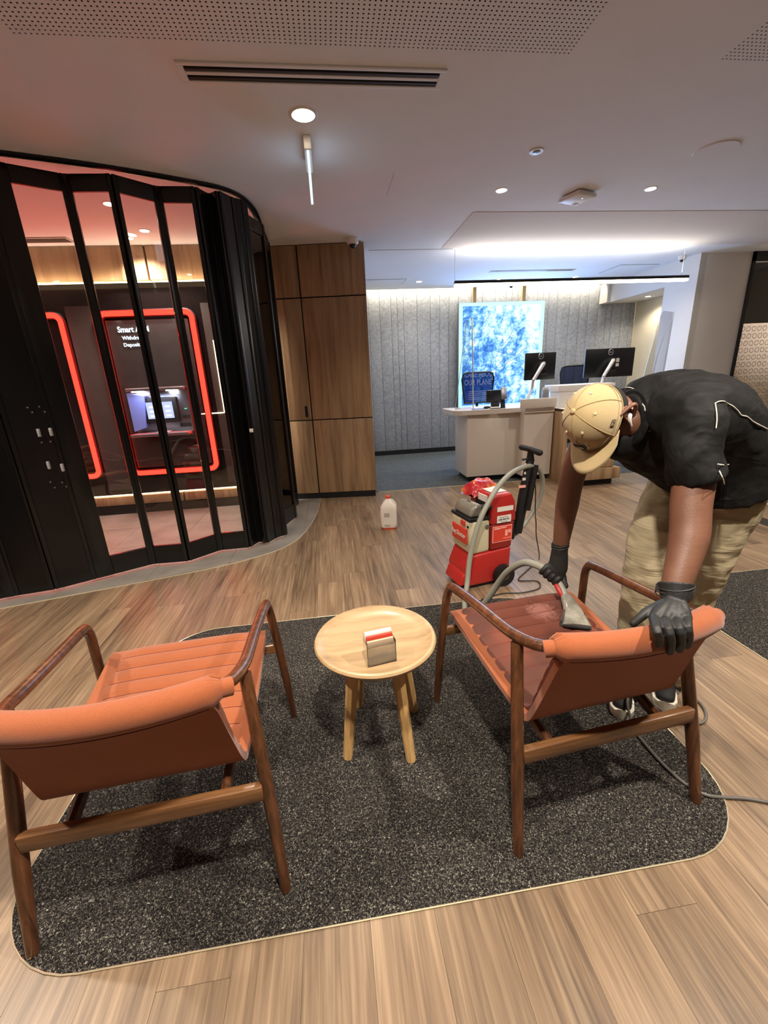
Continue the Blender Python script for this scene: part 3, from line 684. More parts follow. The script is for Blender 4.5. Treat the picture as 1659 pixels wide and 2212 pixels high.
# hanging bar lamp
pen = thing('pendant_lamp', 'long black linear pendant lamp hanging over the counter', 'pendant lamp', (3.16, 5.55, 2.468))
obj('housing', MB().b(-1.54, 1.54, -.03, .03, 0, .034, .003), MT['black'], pen); obj('diffuser', MB().b(-1.535, 1.535, -.028, .028, -.03, .001, .003), MT['pend'], pen)
for sx in (-1.535, 1.45): obj('cable', MB().tube([(sx, 0, .03), (sx, 0, CEIL-2.468)], .003, 6), MT['white'], pen)
light('pendant_down', 'AREA', (3.16, 5.55, 2.42), 14, (1, .90, .76), 3.0, None, .05)
light('pendant_up', 'AREA', (3.16, 5.55, 2.54), 6.5, (1, .92, .82), 3.0, (3.16, 5.55, 5), .05)
# cove light along the back wall
cv = obj('cove_strip', MB().b(.55, 5.1, 7.90, 7.92, CEIL+.09, CEIL+.10), MT['ledlite'], ceil)
light('cove_lamp', 'AREA', (2.8, 7.93, CEIL+.09), 14, (1, .88, .68), 4.5, (2.8, 8.05, 0), .04)

# ------------------------------------------------------------------ lightbox
lb = thing('lightbox', 'tall backlit blue and white foliage poster hung on the grey felt wall', 'lightbox', (3.165, 7.86, 0))
obj('case', MB().b(-.79, .79, 0, .10, .80, 2.60, .004), MT['steel'], lb)
obj('edge_glow', MB().b(-.785, .785, -.003, 0, .805, 2.595), MT['cyan'], lb)
obj('poster', MB().b(-.72, .72, -.007, -.003, .86, 2.54), MT['foliage'], lb)
br = MB()
for i in range(9):
    x = random.uniform(-.6, .3); z = random.uniform(.9, 2.1); p = []
    ang = random.uniform(.3, 1.6)
    for k in range(7): p.append(Vector((x, -.008, z))); ang += random.uniform(-.45, .4); x += .12*cos(ang); z += .12*sin(ang)
    p = [q for q in p if abs(q.x) < .7 and .88 < q.z < 2.5]
    if len(p) > 2: br.tube(smooth_path(p, 3), .0032, 5)
obj('branch_print', br, emit('blue_branch', (.03, .10, .35), 1.0), lb)
for body, z in (('CARE ABOUT', 1.36), ('OUR PLANET', 1.22)): text('lettering', body, .135, MT['txtw'], lb, (-.68, -.010, z), FRONT, .001, bold=.003, sx=.72)
obj('text_lines', MB().b(-.60, -.12, -.010, -.008, 1.10, 1.113).b(-.60, -.15, -.010, -.008, 1.065, 1.078).b(-.60, -.12, -.010, -.008, 1.03, 1.043).b(-.60, -.2, -.010, -.008, .995, 1.008).b(-.60, -.16, -.010, -.008, .96, .973), MT['txtw'], lb)
for px in (-.50, .40):
    ob = obj('hanging_post', MB().b(px-.03, px+.03, .02, .08, 2.60, CEIL+.1), MT['oakleg'], lb)
light('lightbox_glow', 'AREA', (3.165, 7.80, 1.7), 34, (.34, .52, 1.0), 1.5, (3.165, 0, 1.9), 1.7)

# ------------------------------------------------------------------ counter
ct = thing('service_counter', 'white laminate service counter with rounded overhanging top and raised upstand', 'counter', (2.4, 5.5, 0))
def cw(x0, x1, y0, y1, z0, z1, bev=.003): return MB().b(x0-2.4, x1-2.4, y0-5.5, y1-5.5, z0, z1, bev)
obj('end_block', cw(1.79, 2.52, 5.50, 6.05, .08, .915), MT['whitel'], ct)
obj('front_block', MB().prism([(2.50-2.4, 5.34-5.5), (2.90-2.4, 5.34-5.5), (2.90-2.4, 6.1-5.5), (2.50-2.4, 6.1-5.5)], .08, .915), MT['whitel'], ct)
obj('plinth', cw(1.84, 2.88, 5.56, 6.0, 0, .08, 0), MT['blackm'], ct)
top = [(-.86, .30), (-.90, .22), (-.86, .12)] ; tp = []
for (x, y) in [(1.60, 6.0)]: pass
tp = [(-.80, .55), (-.82, .40)] + [(-.66+.14*cos(RAD(a)), .10+.14*sin(RAD(a))) for a in range(200, 271, 10)] + [(.10, -.06), (.10, -.18), (.50, -.18), (.50, .55)]
obj('worktop', MB().prism(tp, .915, .975), MT['whitel'], ct)
obj('upstand', cw(2.42, 2.9, 5.28, 5.31, .975, 1.09, .004), MT['whitel'], ct)
ped = thing('drawer_pedestal', 'oak veneer drawer pedestal on black plinth, right of the white counter behind the man', 'drawers', (3.25, 5.2, 0))
obj('plinth', MB().b(-.25, .28, -.28, .4, 0, .08), MT['blackm'], ped)
obj('side_panel', MB().b(-.33, -.28, -.12, .5, .0, .95, .002), MT['cab'], ped)
for z0, z1 in ((.085, .225), (.232, .36)): obj('drawer', MB().b(-.27, .33 if z0 < .1 else .25, -.36 if z0 < .1 else -.33, .45, z0, z1, .003), MT['cab'], ped)
obj('desk_top', MB().b(-.33, 1.2, -.12, .6, .915, .955, .004), MT['whitel'], ped)
# things on the counter
scr = thing('acrylic_screen', 'clear acrylic screen with slanted left edge standing on the counter end', 'screen', (1.86, 5.75, .975))
obj('sheet', MB().prism([(-.16, 0), (.06, 0), (.02, 1.12), (-.02, 1.12)], -.004, .004, 'XZ'), MT['acryl'], scr)
obj('edge', MB().tube([(-.16, 0, 0), (-.02, 0, 1.12)], .004, 6), MT['acryledge'], scr); obj('post', MB().tube([(.09, 0, 0), (.055, 0, 1.15)], .008, 8), MT['silver'], scr)
obj('foot', MB().b(-.15, -.10, -.03, .03, 0, .02), MT['acryledge'], scr)
scr2 = thing('acrylic_screen', 'clear acrylic screen with a bent edge at right, in front of the bluish wall', 'screen', (4.55, 5.6, .95))
obj('sheet', MB().prism([(-.30, 0), (.04, 0), (.07, 1.13), (-.08, 1.15), (-.12, 1.08)], -.004, .004, 'XZ'), MT['acryl'], scr2)
obj('edge', MB().tube([(.04, 0, 0), (.07, 0, 1.13)], .009, 6), MT['acryledge'], scr2)
obj('bent_edge', MB().tube(smooth_path([(-.10, 0, .05), (-.09, 0, .5), (-.02, 0, .85), (.05, 0, 1.05)]), .006, 6), MT['acryledge'], scr2)
def monitor(lbl, x0, x1, z0, z1, Y, base, sticker=False):
    cx = (x0+x1)/2; cz = (z0+z1)/2; t = thing('monitor', lbl, 'monitor', (base[0], base[1], base[2]))
    mx = cx-base[0]; my = Y-base[1]; mz = cz-base[2]; w_, h_ = x1-x0, z1-z0
    h = obj('screen_housing', MB().box((mx, my, mz), (w_, .035, h_), .006), MT['screenb'], t)
    obj('mount_plate', MB().box((mx+.02, my-.02, mz+.01), (.10, .012, .10), .003).box((mx+.05, my-.02, mz-.12), (.1, .01, .06), .003), MT['blackm'], h)
    text('lettering', 'DELL', .022, MT['silver'], t, (mx, my-.0195, mz+h_*.37-.008), FRONT, .001, 'CENTER', .0005)
    rg = MB().tube([(mx+.035*cos(2*pi*k/24), my-.0185, mz+h_*.37+.035*sin(2*pi*k/24)) for k in range(25)], .0025, 5, cap=False); obj('logo_ring', rg, MT['silver'], t)
    if sticker: obj('sticker', MB().box((mx+.11, my-.019, mz+.03), (.045, .002, .05)).box((mx+.11, my-.019, mz-.03), (.045, .002, .04)), MT['label'], t)
    j = Vector((mx-.14, my-.12, mz-.17)); obj('upper_arm', MB().tube([(mx+.03, my-.04, mz+.03), (mx, my-.08, mz+.02), j], [(.026, .026), (.030, .026), (.020, .022)], 12), MT['silver'], t)
    obj('lower_arm', MB().tube([j, j+Vector((0, .02, -.10)), (0, 0, .04)], [(.017, .017), (.017, .017), (.02, .02)], 10), MT['silver'], t)
    obj('clamp', MB().lathe((0, 0, 0), [(.045, 0), (.045, .02), (.022, .03), (.02, .06)], 20), MT['silver'], t)
monitor('smaller black monitor on a silver arm, in front of the lightbox', 2.60, 3.02, 1.31, 1.65, 5.62, (2.80, 5.95, .975))
monitor('larger black monitor on a silver arm, right above the man in the cap', 3.44, 4.14, 1.30, 1.665, 5.62, (3.62, 5.85, .959), True)
def task_chair(lbl, x, y, wd, ztop):
    t = thing('task_chair', lbl, 'office chair', (x, y, 0))
    pl = [(-wd/2*.82, ztop-.46), (-wd/2, ztop-.10), (-wd/2*.9, ztop-.02), (-wd/2*.7, ztop), (wd/2*.7, ztop), (wd/2*.9, ztop-.02), (wd/2, ztop-.10), (wd/2*.82, ztop-.46)]
    obj('back_frame', MB().tube([(a_, 0, b_) for a_, b_ in pl+pl[:1]], .014, 8), MT['screenb'], t)
    obj('back_mesh', MB().prism(pl, -.003, .003, 'XZ'), MT['mesh'], t)
    obj('seat', MB().box((0, -.2, .52), (.48, .46, .08), .035), MT['screenb'], t)
    obj('spine', MB().tube([(0, .03, ztop-.45), (0, .02, .58), (0, -.15, .46)], .022, 8), MT['blackm'], t)
    obj('stem', MB().tube([(0, -.2, .12), (0, -.2, .49)], .025, 10), MT['blackm'], t)
    for k in range(5):
        a_ = 2*pi*k/5; obj('foot', MB().tube([(0, -.2, .12), (.28*cos(a_), -.2+.28*sin(a_), .07)], .016, 8).ell((.28*cos(a_), -.2+.28*sin(a_), .03), (.03, .03, .03), nu=10, nv=6), MT['blackm'], t)
task_chair('mesh backed office chair behind the counter, seen against the lightbox', 2.36, 6.75, .52, 1.44)
task_chair('dark office chair behind the larger monitor', 3.95, 6.7, .50, 1.47)
pin = thing('card_terminal', 'small black card payment terminal standing on the counter', 'card terminal', (2.28, 5.52, .975))
obj('stand', MB().tube([(0, 0, 0), (0, .02, .12)], [(.035, .02), (.03, .018)], 12, side=(1, 0, 0)), MT['blackm'], pin); obj('handset', MB().box((0, -.01, .19), (.075, .03, .16), .012, Matrix.Rotation(RAD(-20), 3, 'X')), MT['steel'], pin)
obj('keys', MB().box((0, -.03, .16), (.05, .006, .05), .002, Matrix.Rotation(RAD(-20), 3, 'X')), MT['white'], pin)
sm = thing('desk_phone_screen', 'small black desk screen between the mesh chair and the card terminal', 'screen', (2.30, 5.85, .975)); obj('panel', MB().box((0, 0, .14), (.26, .03, .17), .006), MT['screenb'], sm); obj('stand', MB().b(-.05, .05, -.04, .04, 0, .06, .004), MT['blackm'], sm)
mo = thing('computer_mouse', 'small dark mouse lying on the counter by the terminal', 'mouse', (2.10, 5.62, .975)); obj('shell', MB().ell((0, 0, .015), (.05, .03, .016)), MT['blackm'], mo)
pd = thing('tablet', 'flat dark tablet lying on the counter top', 'tablet', (2.0, 5.55, .975)); obj('slab', MB().b(-.12, .08, -.02, .08, 0, .008, .003), MT['darkp'], pd)
ph = thing('slim_phone', 'slim black phone lying at the counter edge', 'phone', (2.17, 5.50, .975)); obj('slab', MB().b(-.07, .07, -.02, .02, 0, .009, .003), MT['blackm'], ph)
bx = thing('document_box', 'large white printed box with pale red lettering between the monitors', 'box', (3.08, 5.40, .957))
obj('body', MB().prism([(-.12, -.06), (.62, -.06), (.62, .30), (-.12, .30)], 0, .24), MT['white'], bx); obj('lid', MB().b(-.14, .64, -.07, .31, .20, .275, .006), MT['white'], bx)
obj('slot', MB().b(.12, .26, -.064, -.06, .11, .135), MT['ink'], bx)
text('lettering', 'SERVICE', .055, MT['inkr'], bx, (.22, -.0625, .155), FRONT, .001, bold=.001)
hd = thing('brochure_holder', 'clear acrylic brochure holder left of the white box', 'holder', (2.84, 5.45, .977)); obj('tray', MB().b(-.05, .03, -.03, .03, 0, .21, .003), MT['acryl'], hd); obj('cards', MB().b(-.045, .02, -.01, .02, .01, .24), MT['white'], hd)

# ------------------------------------------------------------------ lounge chairs
def lounge_chair(lbl, loc, rz, wet=False):
    t = thing('lounge_chair', lbl, 'armchair', (loc[0], loc[1], .004), rz)
    pad = MT['wet'] if wet else MT['orange']
    for s in (-1, 1):
        obj('leg', MB().tube([(s*.337, .0, 0), (s*.325, .05, .25), (s*.297, .142, .668)], [(.015, .019), (.019, .023), (.018, .021)], 14, side=(1, 0, 0)), MT['walnut'], t)
        P = [(s*.360, .690, 0), (s*.348, .675, .25), (s*.330, .652, .52), (s*.325, .642, .575), (s*.322, .625, .608), (s*.319, .59, .628), (s*.305, .40, .652), (s*.297, .22, .672), (s*.291, .15, .684), (s*.276, .085, .698), (s*.250, .035, .716), (s*.222, .005, .728)]
        R_ = [.013, .017, .017, .017, .0175, .018, .0175, .018, .018, .018, .0165, .015]
        P = smooth_path(P, 3); obj('arm', MB().tube(P, lerp_list(R_, len(P)), 14), MT['walnut'], t)
        obj('side_beam', MB().tube([(s*.20, .06, .318), (s*.215, .34, .365), (s*.235, .64, .392)], (.016, .022), 8, side=(1, 0, 0)), MT['walnut'], t)
    obj('rear_rail', MB().box((0, .055, .33), (.62, .026, .052), .0045), MT['walnutx'], t)
    obj('front_rail', MB().box((0, .664, .385), (.66, .024, .040), .007), MT['walnutx'], t)
    # shell: side profile from the roll down the back, round the corner, along the seat
    prof = [(-.012, .715), (.012, .66), (.040, .58), (.070, .49), (.098, .415), (.120, .388), (.155, .381), (.25, .390), (.40, .408), (.55, .425), (.66, .436), (.695, .434)]
    wid = [.236, .245, .25, .256, .262, .266, .268, .276, .284, .290, .294, .292]
    prof_s = [(p.x, p.y) for p in smooth_path([Vector((a_, b_, 0)) for a_, b_ in prof], 3)]; wid_s = lerp_list(wid, len(prof_s))
    NX = 13; rows_o = []; rows_i = []
    for i, ((y, z), w_) in enumerate(zip(prof_s, wid_s)):
        y2, z2 = prof_s[min(i+1, len(prof_s)-1)]; y1, z1 = prof_s[max(i-1, 0)]; L = math.hypot(y2-y1, z2-z1); ny, nz = -(z2-z1)/L, (y2-y1)/L
        k_ = max(0, 1-i/(len(prof_s)*.35)); ro = []; ri = []
        for q in range(NX):
            u = -1+2*q/(NX-1); bow = -.026*(1-u*u)*k_; e_ = .0 if abs(u) < .99 else .006
            ro.append((u*w_, y+bow-ny*(-.0)+0, z+.0)); ri.append((u*w_, y+bow-ny*-.022, z+nz*.022))
        rows_o.append(ro); rows_i.append(ri)
    m = len(rows_o); mb = MB(); vs = [p for r in rows_o for p in r]+[p for r in rows_i for p in r]; fs = []; O = m*NX
    for i in range(m-1):
        for q in range(NX-1):
            a_ = i*NX+q; fs += [(a_, a_+1, a_+NX+1, a_+NX), (O+a_, O+a_+NX, O+a_+NX+1, O+a_+1)]
        for q in (0, NX-1): a_ = i*NX+q; fs.append((a_, a_+NX, O+a_+NX, O+a_))
    for i in (0, m-1):
        for q in range(NX-1): a_ = i*NX+q; fs.append((a_, O+a_, O+a_+1, a_+1))
    mb.add(vs, fs, True); obj('shell', mb, MT['orange'], t, sharp=50)
    # channelled pad: one padded channel after another up the seat and the back
    path = [(.706, .452), (.66, .462), (.55, .452), (.40, .436), (.25, .418), (.175, .412), (.140, .432), (.118, .49), (.088, .58), (.058, .66), (.035, .70)]
    ps = smooth_path([Vector((0, a_, b_)) for a_, b_ in path], 8); acc = [0]
    for i in range(1, len(ps)): acc.append(acc[-1]+(ps[i]-ps[i-1]).length)
    n_ch = 13; step = acc[-1]/n_ch
    def along(s_):
        for i in range(1, len(ps)):
            if acc[i] >= s_-1e-9: f = (s_-acc[i-1])/max(1e-9, acc[i]-acc[i-1]); return ps[i-1].lerp(ps[i], f)
        return ps[-1]
    rows = []; S = 6
    pw = lambda y: .262 - .02*max(0, 1-y/.7)
    for c in range(n_ch):
        for k in range(S+1):
            if k == S and c < n_ch-1: continue
            s_ = (c+k/S)*step; p = along(s_); q1 = along(min(acc[-1], s_+.004)); q0 = along(max(0, s_-.004)); T = (q1-q0).normalized(); nrm = Vector((0, T.z, -T.y))
            if nrm.z < 0 and p.y > .16: nrm = -nrm
            if p.y <= .16 and nrm.y < 0: nrm = -nrm
            h = .009*(1-abs(2*k/S-1)**4)
            row = []
            for q in range(15):
                u = -1+2*q/14; e_ = 1-abs(u)**8; w_ = pw(p.y)
                bow = -.022*(1-u*u)*max(0, (p.z-.45)/.27)
                row.append(Vector((u*w_, p.y+bow, p.z)) + nrm*(h*(.35+.65*e_)-.010*(1-e_)))
            rows.append(row)
    under = [[(p.x*1.0, p.y-(.0), p.z-.018) if p.y > .17 else (p.x, p.y-.018, p.z) for p in r] for r in rows]
    m = len(rows); n_ = 15; vs = [p for r in rows for p in r]+[Vector(p) for r in under for p in r]; fs = []; O = m*n_
    for i in range(m-1):
        for q in range(n_-1):
            a_ = i*n_+q; fs += [(a_, a_+1, a_+n_+1, a_+n_), (O+a_, O+a_+n_, O+a_+n_+1, O+a_+1)]
        for q in (0, n_-1): a_ = i*n_+q; fs.append((a_, a_+n_, O+a_+n_, O+a_))
    for i in (0, m-1):
        for q in range(n_-1): a_ = i*n_+q; fs.append((a_, O+a_, O+a_+1, a_+1))
    pd_ = MB().add(vs, fs, True)
    o = obj('seat_pad', pd_, pad, t, label='wet dark reddish channelled seat pad' if wet else None, sharp=60)
    sb = MB()
    for c in range(1, n_ch):
        r = rows[c*S]; sb.tube([Vector(p)+Vector((0, .0, .0005)) for p in r], .0016, 4)
    obj('pad_seam', sb, MT['seam'], t)
    # head roll with gathered ends
    P = []; R_ = []
    K = 25
    for k in range(K):
        u = -1+2*k/(K-1); x = u*.262; y = .018-.044*(1-u*u); P.append((x, y, .730)); e_ = min(1, (1-abs(u))/.06)
        R_.append(.024+.0145*math.sqrt(min(1, e_)) if abs(u) > .94 else .0385)
    ro = MB().tube(P, [(a_, a_*1.0) for a_ in R_], 22)
    for (s_) in (-1, 1):
        for k in range(14):
            a_ = 2*pi*k/14; c0 = Vector((s_*.262, .018, .73)); c1 = Vector((s_*.222, .008, .73))
            d_ = Vector((0, cos(a_), sin(a_))); ro.tube([c0+d_*.024, (c0+c1)/2+d_*.036, c1+d_*.0372], [.0018, .0036, .0008], 5)
    obj('head_roll', ro, MT['orange'], t)
    for s_ in (-1, 1): obj('cuff', MB().tube([(s_*.285, .028, .722), (s_*.252, .014, .729)], (.0235, .0235), 16), MT['orange'], t)
    obj('roll_seam', MB().tube([(-.236+.472*k/24, .018-.044*(1-((-.236+.472*k/24)/.262)**2)-.0262, .7008) for k in range(25)], .0014, 5), MT['seam'], t)
    return t
RCO, RCR = (.809, .921), RAD(5.58); LCO, LCR = (-.583, .880), RAD(4.11)
lounge_chair('orange lounge armchair with walnut frame at left, seen from behind, dry seat pad', LCO, LCR)
lounge_chair('orange lounge armchair being cleaned at right, its seat pad wet and dark', RCO, RCR, True)
def rc(x, y, z): c, s = cos(RCR), sin(RCR); return Vector((RCO[0]+c*x-s*y, RCO[1]+s*x+c*y, z+.004))

# ------------------------------------------------------------------ round side table and card holder
tb = thing('side_table', 'small round oak side table with dished top and four splayed legs between the chairs', 'side table', (.104, 1.425, .004))
obj('tabletop', MB().lathe((0, 0, 0), [(.05, .448), (.205, .448), (.224, .456), (.235, .468), (.237, .476), (.232, .483), (.222, .484), (.212, .478), (.195, .471), (.165, .466), (.001, .465)], 64), MT['oak'], tb)
for (fx, fy) in ((-.145, -.092), (.102, -.147), (.165, .109), (-.082, .182)):
    obj('leg', MB().tube([(fx, fy, 0), (fx*.62, fy*.62, .452)], [(.019, .019), (.0255, .0255)], 8), MT['oakleg'], tb, sharp=20)
HS = 1.45
hol = thing('card_holder', 'small clear acrylic holder with a red and white card pack standing on the round table', 'card holder', (.108, 1.30, .470), RAD(10))
obj('acrylic_shell', MB().b(-.036, .036, -.020, -.018, 0, .062).b(-.036, .036, .016, .018, 0, .075).b(-.036, .036, -.020, .018, 0, .002).b(-.037, -.035, -.020, .018, 0, .062).b(.035, .037, -.020, .018, 0, .062), MT['acryl'], hol)
obj('white_cards', MB().b(-.034, .034, .002, .012, .048, .080, .001), MT['white'], hol); obj('red_card', MB().b(-.033, .033, -.006, .001, .050, .074), MT['labelr'], hol); obj('front_card', MB().b(-.033, .033, -.014, -.008, .048, .066), plain('buff_card', (205, 180, 150), .6), hol)

hol.scale = (HS, HS, HS)
# ------------------------------------------------------------------ jug on the floor
jg = thing('plastic_jug', 'white plastic cleaning fluid jug with orange-red cap standing on the wood floor', 'jug', (.497, 3.97, 0), RAD(-8))
def ring(wx, wy, z, r, n=5):
    return [(x, y, z) for x, y in rounded(-wx, wx, -wy, wy, r, n)]
rws = [ring(.068, .045, 0, .03), ring(.078, .05, .02, .035), ring(.080, .052, .06, .03), ring(.080, .052, .20, .03), ring(.078, .05, .225, .035), ring(.050, .038, .27, .03), ring(.026, .024, .300, .022), ring(.020, .020, .312, .0195)]
n_ = len(rws[0]); mb = MB().add([p for r in rws for p in r], [(i*n_+k, i*n_+(k+1) % n_, (i+1)*n_+(k+1) % n_, (i+1)*n_+k) for i in range(len(rws)-1) for k in range(n_)]+[tuple(range(n_)), tuple((len(rws)-1)*n_+k for k in range(n_))], True)
obj('body', mb, MT['jug'], jg); obj('cap', MB().lathe((0, 0, .312), [(.024, 0), (.024, .02), (.020, .024)], 24), MT['jugred'], jg)
obj('handle', MB().tube([(.03, 0, .298), (.062, 0, .262), (.074, 0, .226)], .011, 8), MT['jug'], jg); obj('fluid_base', MB().add([p for r in (ring(.069, .046, .0, .03), ring(.0785, .0505, .018, .035)) for p in r], [(k, (k+1) % n_, (k+1) % n_+n_, k+n_) for k in range(n_)], True), MT['jugred'], jg)
obj('print', MB().b(-.045, .01, -.0535, -.0525, .13, .17).b(-.045, .01, -.0535, -.0525, .045, .053).b(-.04, .01, -.0535, -.0525, .03, .038), plain('grey_label_print', (172, 164, 148), .6), jg)

# ------------------------------------------------------------------ carpet cleaning machine
mc = thing('carpet_cleaner', 'red and cream upright carpet cleaning machine with black T handle on the wood floor', 'carpet cleaner', (.86, 2.56, 0), RAD(12))
W_ = .27
def side_prof(poly, y0, y1, bev=.012):
    bm = bmesh.new(); vs = [bm.verts.new((x, y0, z)) for x, z in poly]; f = bm.faces.new(vs); r = bmesh.ops.extrude_face_region(bm, geom=[f])
    bmesh.ops.translate(bm, verts=[v for v in r['geom'] if isinstance(v, bmesh.types.BMVert)], vec=(0, y1-y0, 0))
    bmesh.ops.recalc_face_normals(bm, faces=bm.faces[:]); bmesh.ops.bevel(bm, geom=bm.edges[:], offset=bev, segments=3, affect='EDGES', profile=.5)
    bm.verts.index_update(); mb = MB().add([v.co.copy() for v in bm.verts], [[v.index for v in f.verts] for f in bm.faces], True); bm.free(); return mb
obj('base', side_prof([(-.01, .025), (.30, .025), (.33, .12), (.335, .27), (.03, .255), (-.02, .14)], 0, W_, .016), MT['red'], mc)
obj('front_ramp', side_prof([(-.06, .03), (.02, .03), (.03, .19), (-.035, .10)], .02, W_-.02, .012), MT['red'], mc)
obj('clean_tank', side_prof([(.015, .255), (.165, .262), (.16, .50), (.0, .50)], .006, W_-.006, .022), MT['cream'], mc)
obj('rear_body', side_prof([(.17, .268), (.335, .272), (.352, .46), (.17, .45)], .004, W_-.004, .008), MT['redd'], mc)
obj('upper_body', side_prof([(.165, .452), (.362, .462), (.350, .60), (.318, .665), (.175, .66), (.158, .60)], -.004, W_+.004, .016), MT['red'], mc)
obj('black_collar', side_prof([(.0, .498), (.16, .498), (.16, .520), (.0, .520)], .004, W_-.004, .006), MT['blackm'], mc)
obj('recovery_dome', side_prof([(.012, .518), (.150, .518), (.128, .585), (.085, .612), (.040, .598), (.018, .56)], .022, W_-.022, .022), MT['domeg'], mc)
obj('elbow_pipe', MB().tube(smooth_path([(.09, .06, .575), (.13, .03, .578), (.19, .02, .585)]), .024, 14), MT['blackm'], mc)
for y_ in (-.028, W_+.028):
    wh = MB().tube([(.262, y_-.022, .078), (.262, y_+.022, .078)], (.076, .076), 32); wo = obj('wheel', wh, MT['blackm'], mc)
    obj('hub', MB().tube([(.262, y_-.026, .078), (.262, y_+.026, .078)], (.03, .03), 18), MT['darkp'], wo)
obj('underside', MB().b(.0, .31, .02, W_-.02, .004, .03), MT['blackm'], mc)
hb = at(1117, 1150, Y=2.75); ht = at(1146, 990, Y=2.75)
obj('handle_post', MB().tube([hb, hb.lerp(ht, .5), hb.lerp(ht, .9), ht], [(.036, .030), (.042, .034), (.036, .028), (.026, .020)], 8, side=(1, 0, 0)), MT['blackm'], mc, sharp=25, world=True)
obj('post_bracket', MB().b(.33, .42, .08, .20, .28, .50, .01), MT['blackm'], mc)
g0 = at(1127, 966, Y=2.79); g1 = at(1166, 978, Y=2.68); gm = g0.lerp(g1, .5)
obj('t_grip', MB().tube([g0, gm+Vector((0, 0, .004)), g1], [.021, .019, .022], 14, round_end=True), MT['blackm'], mc, world=True)
obj('grip_neck', MB().tube([ht-Vector((0, 0, .02)), gm-Vector((0, 0, .01))], [(.030, .022), (.020, .018)], 10), MT['blackm'], mc, world=True)
k0 = at(1159, 1004, Y=2.70); k1 = at(1140, 1102, Y=2.70)
obj('hose_hook', MB().tube([k0, k1], [(.016, .014), (.020, .016)], 8, side=(1, 0, 0)).tube([k0.lerp(k1, .35), k0.lerp(k1, .35)+Vector((-.02, .07, 0))], .012, 8), MT['blackm'], mc, world=True)
cl0 = at(1128, 993, Y=2.74); obj('side_cleat', MB().tube([cl0, cl0+Vector((.05, 0, .004))], .007, 8), MT['blackm'], mc, world=True)
for (px_, py_, wd_, hh_, mt_) in ((1125, 1051, .050, .018, 'pink'), (1132, 1003, .010, .014, 'label'), (1129, 1035, .022, .018, 'label'), (1131, 1022, .012, .016, 'label')):
    q_ = at(px_+3, py_, Y=2.705); obj('post_label', MB().box(tuple(q_), (wd_, .004, hh_)), MT[mt_], mc, world=True)
s1 = obj('sticker', MB().b(.205, .33, -.0065, -.0045, .545, .578), MT['label'], mc, label='long white sticker on upper side')
s2 = obj('sticker', MB().b(.205, .315, -.0085, -.0045, .405+.06, .45+.065), MT['label'], mc, label='white telephone sticker')
text('lettering', '1300 004 072', .016, MT['ink'], mc, (.212, -.0095, .483), FRONT, .0005, bold=.0005); text('lettering', 'Customer Service', .009, MT['ink'], mc, (.222, -.0095, .502), FRONT, .0005); text('lettering', '7 days a week', .009, MT['ink'], mc, (.232, -.0095, .470), FRONT, .0005)
obj('sticker', MB().b(.178, .332, -.0005, .003, .322, .438), MT['pink'], mc, label='red warning sticker with pale border'); obj('sticker_field', MB().b(.183, .327, -.0015, .002, .327, .433), MT['labelr'], mc)
obj('sticker_print', MB().b(.19, .235, -.0025, .0, .418, .427).b(.24, .285, -.0025, 0, .421, .429).b(.277, .297, -.0025, 0, .362, .405).b(.302, .322, -.0025, 0, .382, .406).b(.262, .322, -.0025, 0, .345, .349), MT['pink'], mc)
text('lettering', 'WARNING', .010, MT['label'], mc, (.19, -.003, .419), FRONT, .0005)
SL = Matrix.Rotation(RAD(-90), 4, 'Z') @ FRONT
fl = obj('front_badge', side_prof([(-.006, .33), (.004, .33), (.004, .44), (-.006, .44)], .035, W_-.035, .003), MT['labelr'], mc)
text('lettering', 'Rug Doctor', .046, MT['label'], mc, (-.0075, W_-.035, .37), SL, .001, bold=.001, sx=.85)
obj('upper_badge', side_prof([(-.005, .455), (.004, .455), (.004, .49), (-.005, .49)], .06, .12, .003), MT['labelr'], mc); obj('tank_port', MB().tube([(.0, .03, .46), (.004, .03, .46)], .01, 12), MT['blackm'], mc)
obj('tank_hinge', MB().tube([(.135, -.006, .452), (.135, .012, .452)], [.014, .014], 14), MT['steel'], mc)
obj('top_label', MB().b(.20, .31, .05, .20, .664, .668), MT['label'], mc); obj('lid_sticker', MB().b(.155, .162, .05, .16, .605, .65), MT['label'], mc); obj('front_recess', MB().b(.150, .166, .04, .18, .53, .60), MT['blackm'], mc)
cr = thing('snack_bag', 'crumpled red and orange printed plastic bag lying on top of the cleaning machine', 'bag', (1.035, 2.86, .625), RAD(20))
bm = bmesh.new(); bmesh.ops.create_grid(bm, x_segments=18, y_segments=14, size=.5); vs = []
rr = random.Random(3); ph_ = [rr.uniform(0, 6) for _ in range(6)]
for v in bm.verts:
    x, y = v.co.x, v.co.y; e_ = (1-(2*abs(x))**4)*(1-(2*abs(y))**4); z = .085*e_+.010*sin(13*x+ph_[0])*cos(11*y+ph_[1])+.005*sin(25*x+18*y+ph_[2]); vs.append((x*.26, y*.18, z))
bm.verts.index_update(); fs = [[v.index for v in f.verts] for f in bm.faces]; bm.free(); nn = len(vs)
obj('film', MB().add(vs+[(x, y, -abs(z)*.2-.004) for x, y, z in vs], fs+[[i+nn for i in f][::-1] for f in fs], True), MT['bag'], cr)
bc = obj('bag_cord', MB().tube(smooth_path([at(1009, 1080, Y=2.70), at(1030, 1092, Y=2.66), at(1045, 1107, Y=2.62)]), .003, 5), MT['ink'], mc, world=True)
